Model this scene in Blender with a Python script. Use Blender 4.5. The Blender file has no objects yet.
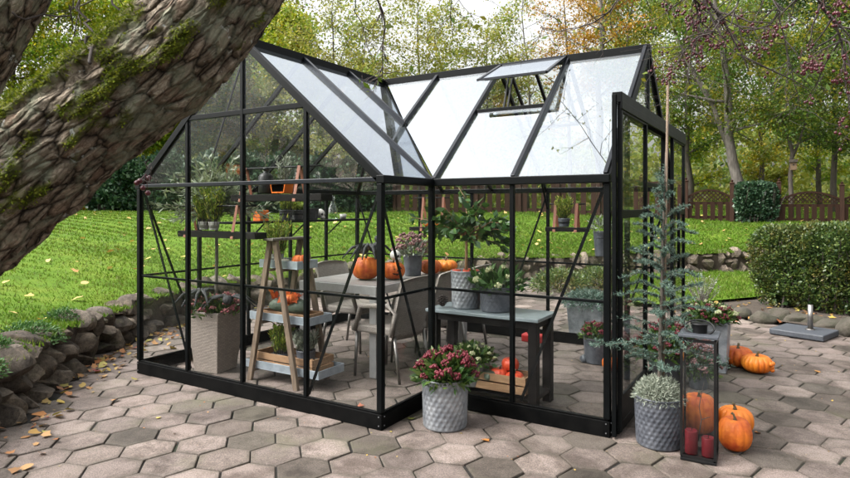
import bpy, math, random
import numpy as np
from mathutils import Vector, noise as mnoise

rnd = random.Random(7)
rng = np.random.default_rng(11)
SC = bpy.context.scene
COL = SC.collection
PI = math.pi
V = Vector
ORG = {}

# ------------------------------------------------------------------ camera numbers
CX, CY, CH, YAW, FPX, VH = 5.553, -3.646, 1.651, -0.5488, 603.3, 207.05
_c, _s = math.cos(YAW), math.sin(YAW)


def ray(u):
    k = (u - 425) / FPX
    return (_s + k * _c, _c - k * _s)


def at_d(u, v, d):
    rx, ry = ray(u)
    return V((CX + d * rx, CY + d * ry, CH - (v - VH) * d / FPX))


def at_z(u, v, z=0.0):
    return at_d(u, v, (CH - z) * FPX / (v - VH))


def on_y(u, v, Y):
    return at_d(u, v, (Y - CY) / ray(u)[1])


def on_x(u, v, X):
    return at_d(u, v, (X - CX) / ray(u)[0])


def depth(x, y):
    return (x - CX) * _s + (y - CY) * _c


# ------------------------------------------------------------------ mesh helpers
class MB:
    def __init__(self):
        self.v = []
        self.f = []

    def add(self, vs, fs):
        n = len(self.v)
        self.v += [tuple(p) for p in vs]
        self.f += [tuple(i + n for i in q) for q in fs]
        return self

    def box(self, x0, x1, y0, y1, z0, z1):
        vs = [(x, y, z) for z in (z0, z1) for y in (y0, y1) for x in (x0, x1)]
        return self.add(vs, [(0, 2, 3, 1), (4, 5, 7, 6), (0, 1, 5, 4), (2, 6, 7, 3), (0, 4, 6, 2), (1, 3, 7, 5)])

    def bar(self, p, q, w, h, up=(0, 0, 1)):
        p, q = V(p), V(q)
        t = (q - p).normalized()
        up = V(up)
        sd = t.cross(up)
        if sd.length < 1e-4:
            sd = t.cross(V((1, 0, 0)))
        sd.normalize()
        up = sd.cross(t)
        vs = []
        for b in (p, q):
            for a, c in ((-1, -1), (1, -1), (1, 1), (-1, 1)):
                vs.append(b + sd * a * w / 2 + up * c * h / 2)
        return self.add(vs, [(0, 3, 2, 1), (4, 5, 6, 7), (0, 1, 5, 4), (1, 2, 6, 5), (2, 3, 7, 6), (3, 0, 4, 7)])

    def tube(self, pts, rad, n=6, cap=True):
        pts = [V(p) for p in pts]
        if not hasattr(rad, '__len__'):
            rad = [rad] * len(pts)
        vs, fs = [], []
        ref = V((0.31, 0.17, 0.93))
        for i, p in enumerate(pts):
            t = (pts[min(i + 1, len(pts) - 1)] - pts[max(i - 1, 0)])
            t = t.normalized() if t.length > 1e-9 else V((0, 0, 1))
            a = t.cross(ref)
            if a.length < 1e-3:
                a = t.cross(V((1, 0, 0)))
            a.normalize()
            b = t.cross(a)
            for k in range(n):
                an = 2 * PI * k / n
                vs.append(p + (a * math.cos(an) + b * math.sin(an)) * rad[i])
        m = len(pts)
        for i in range(m - 1):
            for k in range(n):
                k2 = (k + 1) % n
                fs.append((i * n + k, i * n + k2, (i + 1) * n + k2, (i + 1) * n + k))
        if cap:
            fs.append(tuple(range(n))[::-1])
            fs.append(tuple((m - 1) * n + k for k in range(n)))
        return self.add(vs, fs)

    def lathe(self, prof, n=32, c=(0, 0, 0), mod=None, squash=None):
        vs, fs = [], []
        for i, (r, z) in enumerate(prof):
            for k in range(n):
                a = 2 * PI * k / n
                rr = r * (mod(a, z, i) if mod else 1)
                vs.append((c[0] + rr * math.cos(a), c[1] + rr * math.sin(a), c[2] + z))
        m = len(prof)
        for i in range(m - 1):
            for k in range(n):
                k2 = (k + 1) % n
                fs.append((i * n + k, i * n + k2, (i + 1) * n + k2, (i + 1) * n + k))
        return self.add(vs, fs)

    def build(self, name, mat, parent=None, smooth=False, loc=(0, 0, 0), bevel=0):
        o = V(ORG[parent.name]) if parent else V(loc)
        me = bpy.data.meshes.new(name)
        me.from_pydata([(a[0] - o.x, a[1] - o.y, a[2] - o.z) for a in self.v], [], self.f)
        return link(name, me, mat, parent, smooth, o, bevel)


def link(name, me, mat, parent, smooth, o, bevel=0):
    me.update()
    if mat:
        me.materials.append(mat)
    if smooth:
        me.polygons.foreach_set('use_smooth', [True] * len(me.polygons))
    ob = bpy.data.objects.new(name, me)
    COL.objects.link(ob)
    if parent:
        ob.parent = parent
    else:
        ob.location = o
    ORG[ob.name] = tuple(o)
    if bevel:
        b = ob.modifiers.new('bevel', 'BEVEL')
        b.width = bevel
        b.segments = 2
        b.limit_method = 'ANGLE'
    return ob


def np_mesh(name, verts, nper, mat, parent=None, loc=(0, 0, 0), smooth=False, faces=None):
    """verts (N*nper,3) of separate faces with nper corners each"""
    o = np.array(ORG[parent.name] if parent else loc, float)
    verts = np.asarray(verts, np.float32) - o.astype(np.float32)
    nv = len(verts)
    if faces is None:
        nf = nv // nper
        idx = np.arange(nv, dtype=np.int32)
    else:
        idx = np.asarray(faces, np.int32).ravel()
        nf = len(idx) // nper
    me = bpy.data.meshes.new(name)
    me.vertices.add(nv)
    me.vertices.foreach_set('co', verts.ravel())
    me.loops.add(len(idx))
    me.loops.foreach_set('vertex_index', idx)
    me.polygons.add(nf)
    me.polygons.foreach_set('loop_start', np.arange(0, nf * nper, nper, dtype=np.int32))
    me.polygons.foreach_set('loop_total', np.full(nf, nper, np.int32))
    me.validate()
    return link(name, me, mat, parent, smooth, V(o.tolist()))


def tag(o, label=None, cat=None, group=None, kind=None):
    if label: o['label'] = label
    if cat: o['category'] = cat
    if group: o['group'] = group
    if kind: o['kind'] = kind
    return o


def thing(name, label, cat, loc=(0, 0, 0), group=None):
    o = bpy.data.objects.new(name, None)
    COL.objects.link(o)
    o.location = loc
    o.empty_display_size = 0.1
    ORG[o.name] = tuple(loc)
    return tag(o, label, cat, group)


def copy_tree(o, parent=None):
    c = o.copy()
    COL.objects.link(c)
    if parent:
        c.parent = parent
    ORG[c.name] = ORG[o.name]
    for ch in list(o.children):
        copy_tree(ch, c)
    return c


def place(o, loc, rz=0, s=1.0, label=None, group=None):
    o.location = loc
    o.rotation_euler = (0, 0, rz)
    o.scale = (s, s, s) if not hasattr(s, '__len__') else s
    if label: o['label'] = label
    if group: o['group'] = group
    return o


# ------------------------------------------------------------------ materials
def new_mat(name):
    m = bpy.data.materials.new(name)
    m.use_nodes = True
    nt = m.node_tree
    for n in list(nt.nodes):
        nt.nodes.remove(n)
    out = nt.nodes.new('ShaderNodeOutputMaterial')
    return m, nt, out


def N(nt, t, **kw):
    n = nt.nodes.new(t)
    for k, v in kw.items():
        if hasattr(n, k):
            setattr(n, k, v)
    return n


def ramp(nt, fac, stops):
    r = nt.nodes.new('ShaderNodeValToRGB')
    e = r.color_ramp.elements
    while len(e) > len(stops):
        e.remove(e[-1])
    while len(e) < len(stops):
        e.new(0.5)
    for el, (p, c) in zip(e, stops):
        el.position = p
        el.color = (c[0], c[1], c[2], 1)
    nt.links.new(fac, r.inputs['Fac'])
    return r.outputs['Color']


def noise_fac(nt, scale, detail=4, rough=0.6, coord='Object', dist=0.0, stretch=None):
    tc = nt.nodes.new('ShaderNodeTexCoord')
    n = nt.nodes.new('ShaderNodeTexNoise')
    n.inputs['Scale'].default_value = scale
    n.inputs['Detail'].default_value = detail
    n.inputs['Roughness'].default_value = rough
    n.inputs['Distortion'].default_value = dist
    if stretch:
        mp = nt.nodes.new('ShaderNodeMapping')
        mp.inputs['Scale'].default_value = stretch
        nt.links.new(tc.outputs[coord], mp.inputs['Vector'])
        nt.links.new(mp.outputs['Vector'], n.inputs['Vector'])
    else:
        nt.links.new(tc.outputs[coord], n.inputs['Vector'])
    return n.outputs['Fac']


def mixc(nt, fac, a, b, blend='MIX'):
    m = nt.nodes.new('ShaderNodeMix')
    m.data_type = 'RGBA'
    m.blend_type = blend
    for s, x in ((m.inputs['Factor'], fac), (m.inputs[6], a), (m.inputs[7], b)):
        if isinstance(x, (int, float)):
            s.default_value = x
        elif isinstance(x, (tuple, list)):
            s.default_value = (x[0], x[1], x[2], 1)
        else:
            nt.links.new(x, s)
    return m.outputs[2]


def island(nt):
    return nt.nodes.new('ShaderNodeNewGeometry').outputs['Random Per Island']


def pm(name, c1, c2=None, scale=8, rough=0.6, metal=0.0, bump=0.0, bscale=40, isl=None, spec=0.5, stretch=None, contrast=(0.35, 0.65), rough2=None, coat=0):
    m, nt, out = new_mat(name)
    b = nt.nodes.new('ShaderNodeBsdfPrincipled')
    c2 = c2 or tuple(x * 0.75 for x in c1)
    f = noise_fac(nt, scale, 5, 0.65, stretch=stretch)
    col = ramp(nt, f, [(contrast[0], c1), (contrast[1], c2)])
    if isl:
        col2 = ramp(nt, island(nt), [(i / max(1, len(isl) - 1), c) for i, c in enumerate(isl)])
        col = mixc(nt, 0.6, col, col2)
    nt.links.new(col, b.inputs['Base Color'])
    b.inputs['Roughness'].default_value = rough
    b.inputs['Metallic'].default_value = metal
    b.inputs['Specular IOR Level'].default_value = spec
    if coat:
        b.inputs['Coat Weight'].default_value = coat
        b.inputs['Coat Roughness'].default_value = 0.2
    if rough2 is not None:
        rr = nt.nodes.new('ShaderNodeMapRange')
        nt.links.new(f, rr.inputs['Value'])
        rr.inputs['To Min'].default_value = rough
        rr.inputs['To Max'].default_value = rough2
        nt.links.new(rr.outputs['Result'], b.inputs['Roughness'])
    if bump:
        bp = nt.nodes.new('ShaderNodeBump')
        bp.inputs['Strength'].default_value = bump
        bp.inputs['Distance'].default_value = 0.02
        nt.links.new(noise_fac(nt, bscale, 6, 0.7, stretch=stretch), bp.inputs['Height'])
        nt.links.new(bp.outputs['Normal'], b.inputs['Normal'])
    nt.links.new(b.outputs[0], out.inputs['Surface'])
    return m


def leaf_mat(name, cols, trans=0.45, rough=0.5, big=None, spec=0.35, bigscale=0.6):
    """cols: list of leaf colours picked per leaf; big: second list mixed by a coarse noise (branches turning colour)"""
    m, nt, out = new_mat(name)
    isl = island(nt)
    st = [(i / max(1, len(cols) - 1), c) for i, c in enumerate(cols)]
    col = ramp(nt, isl, st)
    if big:
        col2 = ramp(nt, isl, [(i / max(1, len(big) - 1), c) for i, c in enumerate(big)])
        f = noise_fac(nt, bigscale, 3, 0.6)
        mr = nt.nodes.new('ShaderNodeMapRange')
        mr.inputs['From Min'].default_value = 0.46
        mr.inputs['From Max'].default_value = 0.6
        nt.links.new(f, mr.inputs['Value'])
        col = mixc(nt, mr.outputs['Result'], col, col2)
    b = nt.nodes.new('ShaderNodeBsdfPrincipled')
    nt.links.new(col, b.inputs['Base Color'])
    b.inputs['Roughness'].default_value = rough
    b.inputs['Specular IOR Level'].default_value = spec
    t = nt.nodes.new('ShaderNodeBsdfTranslucent')
    tcol = mixc(nt, 1.0, col, (1.0, 1.0, 0.75), 'MULTIPLY')
    nt.links.new(tcol, t.inputs['Color'])
    mx = nt.nodes.new('ShaderNodeMixShader')
    mx.inputs[0].default_value = trans
    nt.links.new(b.outputs[0], mx.inputs[1])
    nt.links.new(t.outputs[0], mx.inputs[2])
    nt.links.new(mx.outputs[0], out.inputs['Surface'])
    return m


def glass_mat(name, base=0.04, power=5.0, tint=(0.96, 0.985, 0.97), rough=0.0, top=1.0, haze=0.0, refl=(1, 1, 1)):
    m, nt, out = new_mat(name)
    lw = nt.nodes.new('ShaderNodeLayerWeight')
    lw.inputs['Blend'].default_value = 0.5
    p = N(nt, 'ShaderNodeMath', operation='POWER')
    nt.links.new(lw.outputs['Facing'], p.inputs[0])
    p.inputs[1].default_value = power
    mr = nt.nodes.new('ShaderNodeMapRange')
    nt.links.new(p.outputs[0], mr.inputs['Value'])
    mr.inputs['To Min'].default_value = base
    mr.inputs['To Max'].default_value = top
    tr = nt.nodes.new('ShaderNodeBsdfTransparent')
    tr.inputs['Color'].default_value = (*tint, 1)
    gl = nt.nodes.new('ShaderNodeBsdfGlossy')
    gl.inputs['Roughness'].default_value = rough
    gl.inputs['Color'].default_value = (*refl, 1)
    mx = nt.nodes.new('ShaderNodeMixShader')
    nt.links.new(mr.outputs['Result'], mx.inputs[0])
    nt.links.new(tr.outputs[0], mx.inputs[1])
    nt.links.new(gl.outputs[0], mx.inputs[2])
    last = mx.outputs[0]
    if haze:   # a thin film of dust and dew on the pane
        df = nt.nodes.new('ShaderNodeBsdfDiffuse')
        df.inputs['Color'].default_value = (0.75, 0.78, 0.76, 1)
        tl = nt.nodes.new('ShaderNodeBsdfTranslucent')
        tl.inputs['Color'].default_value = (0.75, 0.78, 0.76, 1)
        ms = nt.nodes.new('ShaderNodeMixShader')
        nt.links.new(df.outputs[0], ms.inputs[1])
        nt.links.new(tl.outputs[0], ms.inputs[2])
        mh = nt.nodes.new('ShaderNodeMixShader')
        f = noise_fac(nt, 2.2, 5, 0.65)
        r2 = nt.nodes.new('ShaderNodeMapRange')
        r2.inputs['From Min'].default_value = 0.35
        r2.inputs['From Max'].default_value = 0.75
        r2.inputs['To Min'].default_value = haze * 0.25
        r2.inputs['To Max'].default_value = haze
        nt.links.new(f, r2.inputs['Value'])
        nt.links.new(r2.outputs['Result'], mh.inputs[0])
        nt.links.new(last, mh.inputs[1])
        nt.links.new(ms.outputs[0], mh.inputs[2])
        last = mh.outputs[0]
    nt.links.new(last, out.inputs['Surface'])
    return m


M = {}
M['frame'] = pm('frame_metal', (0.0012, 0.0018, 0.002), (0.0025, 0.0032, 0.0035), 6, 0.38, 0.0, spec=0.11, rough2=0.5)
M['roof_bar'] = pm('roof_bar_metal', (0.012, 0.014, 0.018), (0.008, 0.009, 0.012), 6, 0.3, 0.3, spec=0.3)
M['plinth'] = pm('plinth_metal', (0.0012, 0.0014, 0.0015), (0.004, 0.004, 0.0038), 9, 0.5, 0.0, spec=0.07, rough2=0.65)
M['glass'] = glass_mat('wall_glass', 0.005, 5.5, (0.99, 0.996, 0.993), haze=0.003, top=.7)
M['roof_glass'] = glass_mat('roof_glass', 0.13, 1.6, (0.95, 0.97, 0.965), top=0.95, haze=0.006, refl=(0.76, 0.80, 0.85))
M['roof_glass_clear'] = glass_mat('clear_roof_glass', 0.03, 4.0, (0.965, 0.98, 0.972), top=0.85, haze=0.008)
M['lantern_glass'] = glass_mat('lantern_glass', 0.008, 5.0, (0.95, 0.965, 0.965), haze=0.012)
M['bolt'] = pm('steel_bolt', (0.4, 0.42, 0.45), (0.3, 0.31, 0.33), 30, 0.35, 0.9)
M['zinc'] = pm('zinc_pot', (0.36, 0.375, 0.395), (0.16, 0.172, 0.19), 7, 0.42, 0.55, 0.15, 60, rough2=0.6)
M['zinc_dark'] = pm('dark_zinc_pot', (0.12, 0.128, 0.148), (0.06, 0.066, 0.08), 9, 0.45, 0.35, 0.2, 60)
M['tray'] = pm('tray_zinc', (0.40, 0.45, 0.50), (0.27, 0.31, 0.35), 9, 0.38, 0.5)
M['grey_clay'] = pm('grey_clay', (0.19, 0.18, 0.17), (0.14, 0.135, 0.13), 12, 0.8, 0, 0.2, 60)
M['black_pot'] = pm('black_pot', (0.02, 0.022, 0.024), (0.035, 0.035, 0.036), 12, 0.55)
M['concrete'] = pm('concrete_block', (0.42, 0.41, 0.39), (0.33, 0.32, 0.3), 14, 0.85, 0, 0.2, 80)
M['wicker'] = None
M['pumpkin'] = pm('orange_pumpkin', (0.60, 0.15, 0.014), (0.36, 0.045, 0.008), 9, 0.55, 0, 0.3, 35, spec=0.4)
M['pumpkin_yellow'] = pm('yellow_orange_pumpkin', (0.66, 0.22, 0.02), (0.55, 0.11, 0.008), 5, 0.45, 0, 0.12, 25, spec=0.4)
M['pumpkin_red'] = pm('red_pumpkin', (0.48, 0.055, 0.018), (0.36, 0.035, 0.012), 6, 0.45, 0, 0.12, 25, spec=0.4)
M['pumpkin_stem'] = pm('pumpkin_stem', (0.13, 0.10, 0.05), (0.07, 0.06, 0.03), 30, 0.8, 0, 0.4, 60)
M['carved'] = pm('carved_dark', (0.03, 0.008, 0.003), (0.05, 0.012, 0.004), 20, 0.8)
M['old_wood'] = pm('old_wood', (0.19, 0.135, 0.09), (0.095, 0.065, 0.045), 5, 0.75, 0, 0.35, 40, stretch=(9, 9, 1.2))
M['crate'] = pm('crate_wood', (0.30, 0.175, 0.09), (0.20, 0.11, 0.055), 5, 0.75, 0, 0.3, 40, stretch=(1.5, 6, 9))
M['dark_wood'] = pm('dark_wood', (0.004, 0.0035, 0.0032), (0.009, 0.0075, 0.007), 6, 0.6, spec=0.12, bump=0.2, bscale=50, stretch=(1.5, 8, 8))

M['console_top'] = pm('console_top', (0.20, 0.235, 0.25), (0.14, 0.17, 0.18), 5, 0.25, 0.0, 0.1, 40, rough2=0.4)
M['table_metal'] = pm('table_metal', (0.33, 0.325, 0.325), (0.26, 0.255, 0.255), 8, 0.38, 0.3)
M['table_top'] = pm('table_top', (0.23, 0.215, 0.205), (0.17, 0.155, 0.15), 4, 0.45, 0, 0.1, 40, stretch=(1, 8, 1))
M['leather'] = pm('tan_leather', (0.21, 0.07, 0.034), (0.15, 0.048, 0.024), 14, 0.6)
M['bark'] = pm('tree_bark', (0.10, 0.083, 0.066), (0.04, 0.033, 0.026), 3, 0.9, 0, 0.6, 14, stretch=(5, 5, 1))
M['pale_bark'] = pm('pale_bark', (0.155, 0.138, 0.118), (0.065, 0.056, 0.047), 3, 0.9, 0, 0.6, 14, stretch=(5, 5, 1))
M['twig'] = pm('dark_twig', (0.055, 0.042, 0.036), (0.028, 0.021, 0.018), 20, 0.85)
M['fence'] = pm('fence_stain', (0.040, 0.021, 0.014), (0.027, 0.014, 0.010), 4, 0.7, 0, 0.2, 40, stretch=(8, 8, 1), spec=0.1)
M['soil'] = pm('soil', (0.035, 0.025, 0.018), (0.06, 0.045, 0.032), 9, 0.95, 0, 0.7, 30)
M['berry'] = pm('berry_skin', (0.085, 0.004, 0.012), (0.045, 0.003, 0.008), 40, 0.35, 0, spec=0.6)
M['candle'] = pm('dark_red_wax', (0.105, 0.004, 0.008), (0.075, 0.003, 0.006), 8, 0.5, 0, spec=0.2)
M['black'] = pm('black_plastic', (0.005, 0.005, 0.0055), (0.009, 0.009, 0.009), 12, 0.4, spec=.3)
M['fur'] = pm('black_fur', (0.016, 0.016, 0.018), (0.035, 0.035, 0.038), 30, 0.8, 0, 0.6, 90)
M['bone'] = pm('bone', (0.55, 0.53, 0.5), (0.35, 0.33, 0.31), 20, 0.7)
M['slab'] = pm('slab_granite', (0.06, 0.066, 0.077), (0.038, 0.043, 0.052), 60, 0.55, 0, 0.1, 120)
M['steel'] = pm('brushed_steel', (0.26, 0.245, 0.23), (0.19, 0.18, 0.17), 12, 0.38, 0.9)
M['orange_metal'] = pm('orange_enamel', (0.72, 0.16, 0.01), (0.62, 0.12, 0.008), 6, 0.4)
M['red_plastic'] = pm('red_plastic', (0.42, 0.02, 0.02), (0.33, 0.015, 0.015), 8, 0.4)
M['bottle_glass'] = glass_mat('bottle_glass', 0.08, 3.0, (0.8, 0.87, 0.85))
M['fleece'] = pm('white_fleece', (0.7, 0.68, 0.7), (0.5, 0.48, 0.5), 14, 0.9)
M['green_fruit'] = pm('green_fruit', (0.12, 0.2, 0.03), (0.09, 0.16, 0.03), 14, 0.4)
M['terracotta'] = pm('terracotta', (0.34, 0.12, 0.06), (0.26, 0.09, 0.045), 14, 0.8)
M['gourd'] = pm('green_gourd', (0.045, 0.065, 0.045), (0.09, 0.115, 0.08), 14, 0.55, 0, 0.4, 30)
M['white_gourd'] = pm('white_gourd', (0.5, 0.47, 0.38), (0.38, 0.36, 0.28), 8, 0.5)
M['bird_wood'] = pm('birdhouse_wood', (0.17, 0.11, 0.06), (0.11, 0.07, 0.04), 10, 0.8)

# leaves
M['lf_lime'] = leaf_mat('lime_leaves', [(0.077, 0.156, 0.016), (0.154, 0.260, 0.023), (0.239, 0.338, 0.026), (0.421, 0.390, 0.026)], big=[(0.393, 0.338, 0.026), (0.197, 0.247, 0.026), (0.534, 0.377, 0.026)])
M['lf_green'] = leaf_mat('green_leaves', [(0.039, 0.090, 0.017), (0.078, 0.152, 0.029), (0.117, 0.196, 0.032), (0.172, 0.217, 0.029)], big=[(0.204, 0.217, 0.029), (0.078, 0.131, 0.022), (0.392, 0.290, 0.029)])
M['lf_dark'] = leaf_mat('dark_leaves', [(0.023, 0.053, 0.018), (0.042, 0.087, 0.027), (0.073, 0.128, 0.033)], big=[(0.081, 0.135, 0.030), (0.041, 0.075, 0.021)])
M['lf_pale'] = leaf_mat('pale_autumn_leaves', [(0.117, 0.180, 0.042), (0.194, 0.252, 0.054), (0.259, 0.276, 0.060), (0.363, 0.300, 0.060)], big=[(0.363, 0.276, 0.060), (0.168, 0.216, 0.048)])
M['lf_orange'] = leaf_mat('orange_autumn_leaves', [(0.248, 0.103, 0.017), (0.397, 0.196, 0.025), (0.447, 0.265, 0.034), (0.248, 0.207, 0.034)], big=[(0.298, 0.230, 0.034), (0.373, 0.149, 0.023)])
M['lf_yellow'] = leaf_mat('yellow_leaves', [(0.422, 0.287, 0.017), (0.298, 0.276, 0.023), (0.124, 0.172, 0.023), (0.522, 0.356, 0.023)], big=[(0.075, 0.127, 0.023), (0.149, 0.184, 0.023)])
M['lf_ivy'] = leaf_mat('ivy_leaves', [(0.012, 0.035, 0.018), (0.025, 0.065, 0.032), (0.05, 0.10, 0.05), (0.09, 0.14, 0.085)], trans=0.2, rough=0.35, spec=0.5)
M['lf_hedge'] = leaf_mat('hedge_leaves', [(0.022, 0.046, 0.012), (0.045, 0.085, 0.02), (0.08, 0.125, 0.028), (0.13, 0.155, 0.035)], trans=0.3, rough=0.42, spec=0.5, big=[(0.10, 0.115, 0.025), (0.05, 0.075, 0.018), (0.17, 0.12, 0.03)], bigscale=1.5)
M['lf_citrus'] = leaf_mat('citrus_leaves', [(0.018, 0.055, 0.014), (0.04, 0.10, 0.022), (0.075, 0.155, 0.035)], trans=0.2, rough=0.3, spec=0.6)
M['lf_olive'] = leaf_mat('olive_leaves', [(0.10, 0.14, 0.075), (0.18, 0.22, 0.14), (0.30, 0.33, 0.25)], trans=0.3)
M['lf_heather'] = leaf_mat('heather_leaves', [(0.08, 0.15, 0.015), (0.13, 0.22, 0.02), (0.24, 0.29, 0.03), (0.38, 0.36, 0.08)], trans=0.3)
M['lf_silver'] = leaf_mat('silver_leaves', [(0.15, 0.18, 0.14), (0.24, 0.27, 0.21), (0.34, 0.355, 0.29)], trans=0.15, rough=0.7)
M['lf_spruce'] = leaf_mat('spruce_needles', [(0.035, 0.075, 0.062), (0.07, 0.125, 0.10), (0.125, 0.19, 0.155), (0.19, 0.255, 0.205)], trans=0.2)
M['lf_skimmia'] = leaf_mat('skimmia_leaves', [(0.02, 0.05, 0.014), (0.04, 0.09, 0.022), (0.08, 0.135, 0.03), (0.13, 0.18, 0.05)], trans=0.25, rough=0.4)
M['fl_skimmia'] = leaf_mat('skimmia_buds', [(0.06, 0.006, 0.012), (0.10, 0.011, 0.019), (0.16, 0.022, 0.032), (0.08, 0.007, 0.015)], trans=0.05, rough=0.5)
M['fl_pink'] = leaf_mat('sedum_flowers', [(0.22, 0.05, 0.07), (0.32, 0.10, 0.12), (0.20, 0.10, 0.07), (0.38, 0.16, 0.17)], trans=0.1, rough=0.7)
M['fl_mauve'] = leaf_mat('faded_sedum', [(0.19, 0.085, 0.085), (0.27, 0.15, 0.15), (0.14, 0.08, 0.06)], trans=0.1, rough=0.7)
M['fl_white'] = leaf_mat('white_blossom', [(0.32, 0.34, 0.17), (0.42, 0.41, 0.26), (0.26, 0.31, 0.12)], trans=0.2)
M['lf_rock'] = leaf_mat('rock_plant_leaves', [(0.025, 0.075, 0.018), (0.05, 0.125, 0.03), (0.09, 0.17, 0.05)], trans=0.25)
M['lf_fallen'] = leaf_mat('fallen_leaf', [(0.30, 0.11, 0.035), (0.36, 0.22, 0.09), (0.22, 0.075, 0.03), (0.42, 0.31, 0.07), (0.13, 0.06, 0.035), (0.30, 0.28, 0.06), (0.17, 0.025, 0.03)], trans=0.15, rough=0.6)
M['lf_fallen_pale'] = leaf_mat('fallen_leaf_pale', [(0.45, 0.30, 0.12), (0.50, 0.38, 0.14), (0.42, 0.22, 0.09), (0.52, 0.42, 0.10), (0.33, 0.16, 0.07)], trans=0.15, rough=0.6)
M['lf_crab'] = leaf_mat('crab_leaves', [(0.06, 0.12, 0.015), (0.12, 0.17, 0.02), (0.24, 0.22, 0.03), (0.045, 0.09, 0.014)], trans=0.45)
M['moss'] = leaf_mat('moss_tufts', [(0.05, 0.075, 0.008), (0.09, 0.13, 0.010), (0.15, 0.18, 0.015), (0.21, 0.22, 0.025)], trans=0.25, rough=0.9, spec=0.1)


def wicker_mat(name, ca, cb, sc=55):
    m, nt, out = new_mat(name)
    tc = nt.nodes.new('ShaderNodeTexCoord')
    sep = nt.nodes.new('ShaderNodeSeparateXYZ')
    nt.links.new(tc.outputs['Object'], sep.inputs[0])
    w1 = N(nt, 'ShaderNodeTexWave', wave_type='BANDS', bands_direction='Z')
    w1.inputs['Scale'].default_value = sc / 2.0
    w1.inputs['Distortion'].default_value = 0.6
    nt.links.new(tc.outputs['Object'], w1.inputs['Vector'])
    br = nt.nodes.new('ShaderNodeTexBrick')
    br.inputs['Scale'].default_value = sc / 4
    br.inputs['Mortar Size'].default_value = 0.02
    br.inputs['Color1'].default_value = (*ca, 1)
    br.inputs['Color2'].default_value = (*cb, 1)
    br.inputs['Mortar'].default_value = (*[x * 0.3 for x in cb], 1)
    cmb = nt.nodes.new('ShaderNodeCombineXYZ')
    ad = N(nt, 'ShaderNodeMath', operation='ADD')
    nt.links.new(sep.outputs[0], ad.inputs[0])
    nt.links.new(sep.outputs[1], ad.inputs[1])
    nt.links.new(ad.outputs[0], cmb.inputs[0])
    nt.links.new(sep.outputs[2], cmb.inputs[1])
    nt.links.new(cmb.outputs[0], br.inputs['Vector'])
    col = mixc(nt, noise_fac(nt, 6, 4), br.outputs['Color'], tuple(0.7 * x for x in ca))
    b = nt.nodes.new('ShaderNodeBsdfPrincipled')
    b.inputs['Roughness'].default_value = 0.6
    nt.links.new(col, b.inputs['Base Color'])
    bp = nt.nodes.new('ShaderNodeBump')
    bp.inputs['Strength'].default_value = 0.3
    bp.inputs['Distance'].default_value = 0.006
    nt.links.new(w1.outputs['Fac'], bp.inputs['Height'])
    nt.links.new(bp.outputs['Normal'], b.inputs['Normal'])
    nt.links.new(b.outputs[0], out.inputs['Surface'])
    return m


M['wicker'] = wicker_mat('taupe_wicker', (0.33, 0.275, 0.235), (0.21, 0.17, 0.145))
M['rattan'] = wicker_mat('grey_rattan', (0.30, 0.262, 0.232), (0.19, 0.165, 0.146), 70)


def paving_mat():
    m, nt, out = new_mat('hex_paving')
    isl = island(nt)
    col = ramp(nt, isl, [(0, (0.055, 0.046, 0.037)), (0.12, (0.098, 0.079, 0.067)), (0.35, (0.188, 0.150, 0.133)), (0.6, (0.121, 0.097, 0.087)), (0.82, (0.214, 0.174, 0.154)), (0.93, (0.102, 0.085, 0.073)), (1, (0.065, 0.057, 0.042))])
    st = ramp(nt, noise_fac(nt, 2.3, 6, 0.7, dist=0.6), [(0.38, (0.30, 0.27, 0.24)), (0.54, (1, 1, 1))])
    col = mixc(nt, 0.75, col, st, 'MULTIPLY')
    st2 = ramp(nt, noise_fac(nt, 7.5, 6, 0.75, dist=0.4), [(0.33, (0.45, 0.42, 0.36)), (0.52, (1, 1, 1))])
    col = mixc(nt, 0.55, col, st2, 'MULTIPLY')
    gr = ramp(nt, noise_fac(nt, 120, 4, 0.85), [(0.36, (0.22, 0.20, 0.19)), (0.5, (1, 1, 1)), (0.64, (1.75, 1.7, 1.65))])
    col = mixc(nt, 0.8, col, gr, 'MULTIPLY')
    # earth and algae creeping in from the joints, broken up by noise
    rim = N(nt, 'ShaderNodeAttribute', attribute_name='rim')
    rn = N(nt, 'ShaderNodeMapRange')
    nt.links.new(noise_fac(nt, 6, 6, 0.75), rn.inputs['Value'])
    rn.inputs['From Min'].default_value = 0.36
    rn.inputs['From Max'].default_value = 0.62
    rn.inputs['To Max'].default_value = 0.85
    rmul = N(nt, 'ShaderNodeMath', operation='MULTIPLY')
    nt.links.new(rim.outputs['Fac'], rmul.inputs[0])
    nt.links.new(rn.outputs['Result'], rmul.inputs[1])
    col = mixc(nt, rmul.outputs[0], col, (0.062, 0.052, 0.040))
    gm = N(nt, 'ShaderNodeMapRange')
    nt.links.new(noise_fac(nt, 1.1, 5, 0.7), gm.inputs['Value'])
    gm.inputs['From Min'].default_value = 0.56
    gm.inputs['From Max'].default_value = 0.72
    gm.inputs['To Max'].default_value = 0.5
    col = mixc(nt, gm.outputs['Result'], col, (0.085, 0.085, 0.045))
    b = nt.nodes.new('ShaderNodeBsdfPrincipled')
    nt.links.new(col, b.inputs['Base Color'])
    b.inputs['Roughness'].default_value = 0.75
    b.inputs['Specular IOR Level'].default_value = 0.35
    bp = nt.nodes.new('ShaderNodeBump')
    bp.inputs['Strength'].default_value = 0.5
    bp.inputs['Distance'].default_value = 0.006
    nt.links.new(noise_fac(nt, 120, 5, 0.8), bp.inputs['Height'])
    nt.links.new(bp.outputs['Normal'], b.inputs['Normal'])
    nt.links.new(b.outputs[0], out.inputs['Surface'])
    return m


M['paving'] = paving_mat()
M['joint'] = pm('joint_soil', (0.010, 0.008, 0.006), (0.012, 0.017, 0.005), 2.5, 0.95, 0, 0.6, 60, contrast=(0.5, 0.62))


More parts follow.
